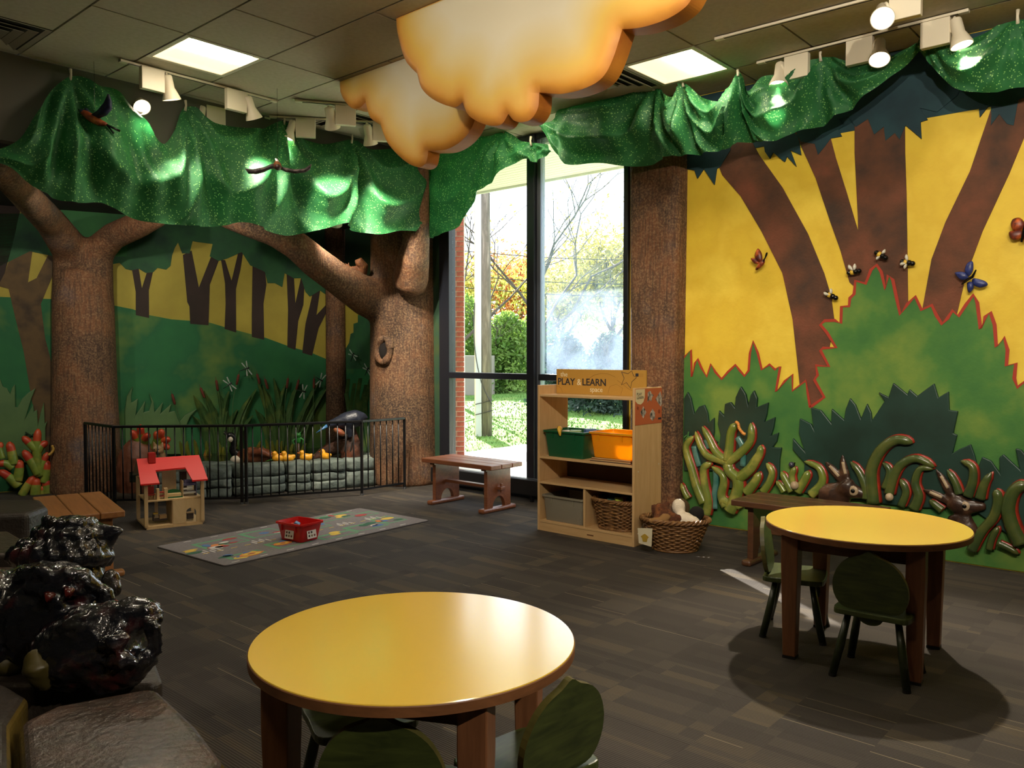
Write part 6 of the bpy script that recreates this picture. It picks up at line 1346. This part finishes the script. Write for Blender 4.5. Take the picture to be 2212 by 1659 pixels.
# mound with succulents and a fox kit, left of the pond
MOUND = plain('mound_brown', '5f3624', '7a4a34', .5, 6, .4, 30)
mc = at(297, 985, 8.4); mc.z = .30
t = thing('brown_mound', 'rounded brown rock mound behind the dollhouse roof', 'rock', up(mc, 0))
organic(mk('rock', MB().ell(up(mc, .16), (.22, .17, .40)), MOUND, t, smooth=True, world=True), .02, 3, .03, .12)
SUC = plain('succulent', '8a9a3a', '6e8434', .4, 6, .1, 40, c3='a8a244', coat=.2); SUCT = plain('succulent_tip', 'a83224', 'c4552c', .4, 8)
def fleshy(par, P, r, nm='leaf'):
    P = cat(P, 5); n = len(P); rad = [r * (.25 if i == 0 else .62 if i == 1 else min(1, .8 + .03 * i)) for i in range(n)]
    mb = MB().tube(P, rad, 10)
    ring = 10
    for fi in range(len(mb.f)):
        if fi < ring * 4 or fi == len(mb.f) - 2: mb.mi[fi] = 1
    return mk(nm, mb, [SUC, SUCT], par, smooth=True, world=True)
t = thing('succulent_relief', 'red-tipped succulent above the brown mound', 'succulent', up(at(320, 960, 8.5), .3), 0, 'red-tipped succulents')
for tip_, mid in (((303, 918), (305, 940)), ((285, 930), (296, 948)), ((322, 938), (312, 950)), ((350, 928), (345, 945)), ((366, 948), (352, 954)), ((365, 968), (350, 962)), ((338, 932), (340, 948))): fleshy(t, [at(*tip_, 8.3), at(*mid, 8.36), at((mid[0] + 325) / 2, 968, 8.42)], .042)
fx = at(342, 972, 8.25); t = thing('fox_kit', 'small tan fox figure peeping over the dollhouse roof', 'fox', up(fx, .2))
organic(mk('head', MB().ell(fx, (.055, .05, .05)).ell(fx + Vector((.02, -.05, -.015)), (.022, .035, .02)).tube([fx + Vector((-.03, 0, .03)), fx + Vector((-.045, -.005, .09))], [.026, .005], 8).tube([fx + Vector((.03, 0, .03)), fx + Vector((.05, -.005, .085))], [.026, .005], 8).ell(fx + Vector((0, .03, -.1)), (.07, .06, .1)), plain('fox_fur', 'a8804c', '8a6238', .6, 18, .3, 60, c3='cdbb9a'), t, smooth=True, world=True), .009, 2)
for s in (-1, 1): mk('eye', MB().ell(fx + Vector((s * .022, -.046, .008)), .006, n=8, k=5), EYE, t, smooth=True, world=True)
mk('nose', MB().ell(fx + Vector((.022, -.085, -.012)), .008, n=8, k=5), EYE, t, smooth=True, world=True)
# succulents by the left wall
c7 = lambda p: C(0, 800, 5.027, p)
t = thing('succulent_relief', 'tall red-tipped succulents left of the forked tree', 'succulent', up(L.hit(60, 1060, .3), .2), 0, 'red-tipped succulents')
for pts, r in (([(415, 635), (400, 800), (405, 950), (440, 1150)], .042), ([(245, 718), (330, 800), (400, 870)], .04), ([(517, 773), (440, 830), (405, 890)], .04), ([(252, 868), (340, 990), (420, 1130)], .045), ([(522, 890), (470, 1000), (440, 1100)], .035), ([(512, 978), (505, 1100), (480, 1220)], .045), ([(208, 972), (210, 1080), (190, 1200)], .045), ([(-10, 1085), (110, 1170), (200, 1260)], .045), ([(372, 1148), (300, 1250), (235, 1360)], .04), ([(395, 1165), (392, 1260), (385, 1360)], .05), ([(98, 775), (130, 900), (150, 1020)], .045), ([(20, 780), (-10, 850), (20, 960)], .035), ([(-30, 1020), (60, 1010), (140, 1060)], .04), ([(490, 1185), (515, 1260), (525, 1360)], .05), ([(460, 1255), (465, 1310), (470, 1370)], .03)):
    fleshy(t, [L.hit(*p, .25) for p in c7(pts)], r)
t = thing('caterpillar', 'tiny yellow caterpillar at the left of the forked tree', 'caterpillar', L.hit(*c7([(565, 870)])[0], .36), 0)
for p in cat([L.hit(*q, .36) for q in c7([(570, 825), (580, 860), (560, 895), (535, 915)])], 3): mk('segment', MB().ell(p, .014), plain('caterpillar_yellow', 'b08a3a', rough=.4), t, smooth=True, world=True)
t = thing('grasshopper', 'small dark green grasshopper on the pale leaf cut-out', 'insect', L.hit(*c7([(320, 700)])[0], .07), 0)
for pts in ([(275, 670), (320, 700), (360, 715)], [(320, 700), (325, 730)], [(290, 680), (270, 710)], [(345, 710), (365, 690)]): mk('limb', MB().tube([L.hit(*p, .06) for p in c7(pts)], [.006] * len(pts), 6), plain('hopper', '1f3a2a', rough=.4), t, world=True)
# perched bird on the painted tree, squirrel on the limb
bp_ = L.hit(100, 438, .12); t = thing('perched_bird', 'brown bird figure perched high on the left painted tree', 'bird', bp_, 0)
organic(mk('body', MB().tube([L.hit(80, 432, .12), L.hit(92, 437, .13), L.hit(108, 438, .13), L.hit(122, 432, .12)], [.012, .045, .05, .03], 12).ell(L.hit(120, 431, .13), .035), plain('bird_brown', '5a3a22', '3c2617', .6, 14), t, smooth=True, world=True), .01, 2)
mk('branch_stub', MB().tube([L.hit(75, 446, .03), L.hit(100, 448, .10), L.hit(118, 447, .14)], .02, 8), TRUNKR, t, smooth=True, world=True)
SQ = plain('squirrel_fur', '7a4a26', '5c3418', .7, 16, .4, 60, c3='96602f'); sd0 = rd - .32; sc_ = at(764, 588, sd0)
t = thing('squirrel_figure', 'reddish squirrel figure sitting on the big limb', 'squirrel', at(766, 602, sd0))
organic(mk('body', MB().ell(at(764, 590, sd0), (.07, .055, .075)).ell(at(750, 580, sd0 - .02), (.042, .038, .038)).tube([at(772, 600, sd0 + .02), at(782, 590, sd0 + .03), at(784, 575, sd0 + .02), at(776, 566, sd0), at(768, 568, sd0)], [.03, .055, .06, .055, .03], 10).tube([at(755, 590, sd0 - .03), at(747, 595, sd0 - .06), at(745, 600, sd0 - .05)], [.018, .014, .012], 8).tube([at(760, 600, sd0 - .03), at(752, 605, sd0 - .05)], [.028, .018], 8).tube([at(748, 573, sd0 - .02), at(746, 567, sd0 - .02)], [.012, .004], 6).tube([at(753, 572, sd0 - .02), at(753, 566, sd0 - .02)], [.012, .004], 6), SQ, t, smooth=True, world=True), .008, 2)
mk('eye', MB().ell(at(746.5, 579, sd0 - .045), .007, n=8, k=5), EYE, t, smooth=True, world=True)
# flying birds hung before the drape
BW = plain('bird_wing_blue', '22284a', '14182c', .5, 20); BO = plain('bird_orange', 'a8541e', '6e2c16', .5, 12, c3='c8742a'); BG = plain('bird_wing_grey', '4a3f40', '2e2628', .5, 20, c3='7a6a66')
def wing_sheet(par, front, back, mat, d0, d1, name='wing'):
    n = len(front); rows = []
    for i in range(n):
        f = i / (n - 1); dd_ = d0 + (d1 - d0) * f; rows.append([at(*front[i], dd_), at((front[i][0] + back[i][0]) / 2, (front[i][1] + back[i][1]) / 2, dd_ - .008), at(*back[i], dd_ + .012)])
    mb = MB().grid(rows); o = mk(name, mb, mat, par, smooth=True, world=True); s = o.modifiers.new('thick', 'SOLIDIFY'); s.thickness = .007; s.offset = 0; return o
cb = lambda p: C(150, 160, 11.85, p); d1_ = 6.0
t = thing('flying_bird', 'flying bird figure with orange body and blue wings before the drape', 'bird', at(205, 262, d1_), 0, 'hanging bird figures')
P = cat([at(*p, d1_) for p in cb([(285, 960), (400, 1010), (560, 1120), (760, 1230), (960, 1290)])], 4)
mk('body', MB().tube(P, lerps([.012, .024, .03, .026, .010], len(P)), 12), BO, t, smooth=True, world=True); mk('head', MB().ell(at(*cb([(330, 960)])[0], d1_), (.02, .02, .018)), BW, t, smooth=True, world=True)
for e in ((215, 890), (225, 945)): mk('beak', MB().tube([at(*cb([(285, 950)])[0], d1_), at(*cb([e])[0], d1_)], [.006, .002], 6), EYE, t, world=True)
wing_sheet(t, cb([(400, 960), (370, 800), (345, 660), (330, 545)]), cb([(590, 1010), (520, 860), (430, 700), (340, 545)]), BW, d1_ + .02, d1_ + .12)
wing_sheet(t, cb([(560, 1040), (720, 930), (880, 740), (950, 600), (985, 505)]), cb([(760, 1130), (960, 1050), (1090, 900), (1080, 700), (1020, 520)]), BW, d1_ - .02, d1_ - .12)
for e in ((1310, 1450), (1150, 1505)): wing_sheet(t, cb([(930, 1270), e]), cb([(960, 1330), (e[0] - 20, e[1] + 30)]), EYE, d1_, d1_ + .03, 'tail_feather')
cc2 = lambda p: C(0, 0, 2.962, p); d2_ = 6.6
mk('thread', MB().tube([at(205, 255, d1_), up(at(205, 255, d1_), H)], .0012, 4), EYE, t, world=True)
t = thing('flying_bird', 'flying bird figure with spread grey wings seen head-on', 'bird', at(600, 368, d2_), 0, 'hanging bird figures')
P = [at(600, 360, d2_ - .10), at(600, 360, d2_ - .04), at(599, 357, d2_ + .06), at(597, 350, d2_ + .16)]
mk('body', MB().tube(cat(P, 4), lerps([.008, .03, .032, .01], 13), 12), BO, t, smooth=True, world=True); mk('head', MB().ell(at(600, 361, d2_ - .08), (.026, .026, .026)), plain('bird_head', '3a1c1a', rough=.4), t, smooth=True, world=True)
mk('beak', MB().tube([at(600, 362, d2_ - .1), at(600, 365, d2_ - .14)], [.007, .002], 6), EYE, t, world=True)
wing_sheet(t, cc2([(1775, 1055), (1740, 1048), (1690, 1070), (1620, 1085), (1568, 1080)]), cc2([(1770, 1075), (1730, 1080), (1690, 1100), (1640, 1112), (1590, 1110)]), BG, d2_, d2_ - .03)
wing_sheet(t, cc2([(1785, 1062), (1830, 1075), (1890, 1085), (1950, 1080), (1992, 1050)]), cc2([(1790, 1080), (1830, 1098), (1890, 1108), (1950, 1102), (1985, 1085)]), BG, d2_, d2_ - .03)
wing_sheet(t, cc2([(1768, 1045), (1760, 1015)]), cc2([(1790, 1045), (1775, 1018)]), BG, d2_ + .14, d2_ + .22, 'tail_feather')
mk('thread', MB().tube([at(600, 355, d2_), up(at(600, 355, d2_), H)], .0012, 4), EYE, t, world=True)

# ================================================================== FOREGROUND STONES AND SCULPTURE
SBR = plain('bench_stone', '4c3d34', '3a322b', .35, 6, .5, 45, c3='5c4438', coat=.15, bdist=.02); SDK = plain('dark_stone', '332b24', '262019', .5, 8, .5, 40); YSTN = plain('yellow_stain_stone', '6e5a1e', '2c2618', .5, 4, .4, 40)
def block(label, pts, z0, z1, mats, seed, bev=.03):
    q = [flo(px_, py_, z1) for px_, py_ in pts]; o = mk('stone_block', MB().prism([(p.x, p.y) for p in q], z0, z1, None, 0, 1), mats, bev=bev, seg=4)
    return tag(o, label, 'stone block', 'painted stone seat blocks')
block('wide brown stone seat block in the bottom left corner', [(40, 1557), (120, 1520), (308, 1485), (342, 1483), (425, 1560), (487, 1640), (440, 1900), (60, 1900)], 0, .45, [SBR, YSTN], 1)
block('dark stone block left of the wide seat block, partly cut off', [(-220, 1480), (10, 1470), (60, 1500), (22, 1560), (30, 1900), (-220, 1900)], 0, .44, [SDK, YSTN], 2)
block('low dark stone ledge under the black sculpture', [(-150, 1340), (300, 1335), (352, 1470), (330, 1478), (-150, 1478)], 0, .40, [SDK, SDK], 3, .02)
block('brown stone slab behind the black sculpture', [(-150, 1228), (50, 1222), (70, 1250), (30, 1300), (-150, 1300)], 0, .50, [SBR, SDK], 4, .02)
block('upper brown stone slab at the left edge', [(-150, 1152), (20, 1146), (52, 1165), (60, 1195), (-150, 1198)], 0, .54, [SBR, SDK], 5, .02)
block('tall dark stone block before the light bench', [(-160, 1095), (-10, 1078), (90, 1078), (103, 1092), (60, 1108), (-160, 1118)], 0, .58, [SDK, SDK], 6, .03)
def gloss_black():
    k = NT('sculpture_gloss'); v = k.coord('Object'); a = k.noise(v, 5, 4); b = k.noise(v, 9, 3); g = k.noise(v, 30, 4, .65)
    c = k.ramp(a, [(.35, '0b0b0d'), (.55, '15161c'), (.7, '1c1a14')]); c = k.mix(k.ramp(b, [(.56, (0, 0, 0, 1)), (.68, (.5, .5, .5, 1))]), c, lin('4a1614'))
    k.col(c); k.b.inputs['Roughness'].default_value = .12; k.b.inputs['Coat Weight'].default_value = 1.0; k.b.inputs['Coat Roughness'].default_value = .06; k.bump(g, .6, .012); return k.m
GLB = gloss_black(); REDL = plain('lip_red', '5a1a14', '3a1210', .25, 12, coat=.5); YST = plain('yellow_stain', '4c421a', '26220f', .45, 6)
t = thing('creature_sculpture', 'glossy black lumpy creature sculpture on the stone seat', 'sculpture', up(at(170, 1480, 2.45), .40))
dA = 2.45; rs = random.Random(5)
m = MB().tube([at(85, 1440, dA), at(130, 1420, dA), at(190, 1392, dA), at(250, 1380, dA), at(300, 1372, dA)], [.06, .105, .12, .115, .085], 18)
m.tube([at(225, 1352, dA), at(285, 1332, dA), at(325, 1330, dA - .01), at(342, 1350, dA - .02)], [.05, .06, .045, .022], 12)           # upper jaw
m.tube([at(215, 1452, dA - .03), at(285, 1440, dA - .05), at(330, 1415, dA - .06)], [.07, .055, .025], 12)                             # lower jaw
m.tube([at(205, 1400, dA - .10), at(250, 1388, dA - .125), at(283, 1372, dA - .12)], [.012, .03, .01], 10)
m.tube([at(225, 1432, dA - .10), at(265, 1424, dA - .12), at(300, 1432, dA - .11)], [.012, .026, .01], 10)
for i in range(7): m.tube([at(238 + i * 16, 1326 + i * 2, dA - .01), at(246 + i * 16, 1298 + i * 6, dA - .02)], [.02, .004], 8)
for i in range(4): m.tube([at(318 + i * 4, 1350 + i * 18, dA - .05), at(345, 1356 + i * 18, dA - .07)], [.022, .010], 8)
organic(mk('snapping_head', m, GLB, t, smooth=True, world=True), .009, 2, .022, .03)
m = MB().ell(at(105, 1335, 2.65), (.20, .16, .17)).ell(at(95, 1270, 2.68), (.17, .14, .08)).ell(at(-30, 1350, 2.6), (.15, .15, .18))
for pts, r_ in (([(30, 1250), (60, 1238), (100, 1240), (120, 1255)], .026), ([(120, 1255), (145, 1242), (185, 1250), (205, 1275)], .03), ([(50, 1275), (80, 1268), (105, 1278), (112, 1300)], .026), ([(118, 1300), (128, 1278), (160, 1272), (190, 1290)], .026), ([(60, 1300), (85, 1320), (120, 1326), (160, 1315), (195, 1300)], .024), ([(75, 1335), (110, 1345), (160, 1338), (205, 1318)], .022), ([(100, 1262), (118, 1285), (120, 1310), (112, 1325)], .03), ([(30, 1290), (45, 1320), (75, 1345)], .022), ([(215, 1265), (228, 1290), (225, 1325)], .026)):
    P = cat([at(px_, py_, 2.515 + .0007 * abs(px_ - 115)) for px_, py_ in pts], 4); m.tube(P, [r_ * (.6 + .4 * sin(pi * i / (len(P) - 1))) for i in range(len(P))], 9)
organic(mk('folded_face', m, GLB, t, smooth=True, world=True), .009, 2, .022, .03)
for px_, py_ in ((108, 1288), (150, 1278)): mk('red_fold', MB().tube([at(px_ - 8, py_ - 8, 2.505), at(px_, py_ + 4, 2.482), at(px_ + 8, py_ - 6, 2.495)], [.008, .016, .008], 8), REDL, t, smooth=True, world=True)
dC = 2.95; m = MB().ell(at(130, 1212, dC), (.16, .12, .055)).ell(at(152, 1140, dC + .02), (.085, .075, .045)).ell(at(150, 1178, dC), (.12, .10, .06)).ell(at(165, 1248, dC - .02), (.10, .09, .07))
for (cx_, cy_, rx_, ry_, r_, n_) in ((132, 1205, 98, .135, .026, 11), (140, 1185, 86, .12, .022, 10), (150, 1158, 66, .10, .020, 9), (152, 1132, 50, .08, .016, 8)):   # ruffled crests
    P = []
    for i in range(8 * n_ + 1):
        a = -.25 + (pi + .5) * i / (8 * n_); q = at(cx_ - rx_ * cos(a), cy_ + 5 * sin(a), dC - ry_ * sin(a)); w_ = sin(i / 8 * 2 * pi)
        P.append(q + Vector((0, -.010 * w_, .016 * w_)))
    m.tube(P, [r_ * (1 + .35 * sin(i / 8 * 2 * pi + .8)) for i in range(len(P))], 8)
m.tube([at(188, 1165, dC - .02), at(222, 1152, dC - .03), at(264, 1146, dC - .04)], [.06, .036, .010], 12).tube([at(200, 1178, dC - .02), at(225, 1180, dC - .02), at(258, 1150, dC - .04)], [.05, .03, .008], 12)
organic(mk('crested_head', m, GLB, t, smooth=True, world=True), .008, 1, .012, .03)
organic(mk('wattle', MB().ell(at(240, 1255, 2.8), (.03, .028, .042)).ell(at(248, 1270, 2.79), (.024, .022, .03)), GLB, t, smooth=True, world=True), .008, 1, .012, .03)
organic(mk('yellow_heel', MB().tube([at(72, 1405, dA - .075), at(82, 1440, dA - .095), at(100, 1485, dA - .07)], [.02, .045, .025], 12), YST, t, smooth=True, world=True), .008, 2, .01, .03)
organic(mk('yellow_foot', MB().ell(at(10, 1432, 2.56), (.08, .05, .04)), YST, t, smooth=True, world=True), .008, 2, .012, .03)
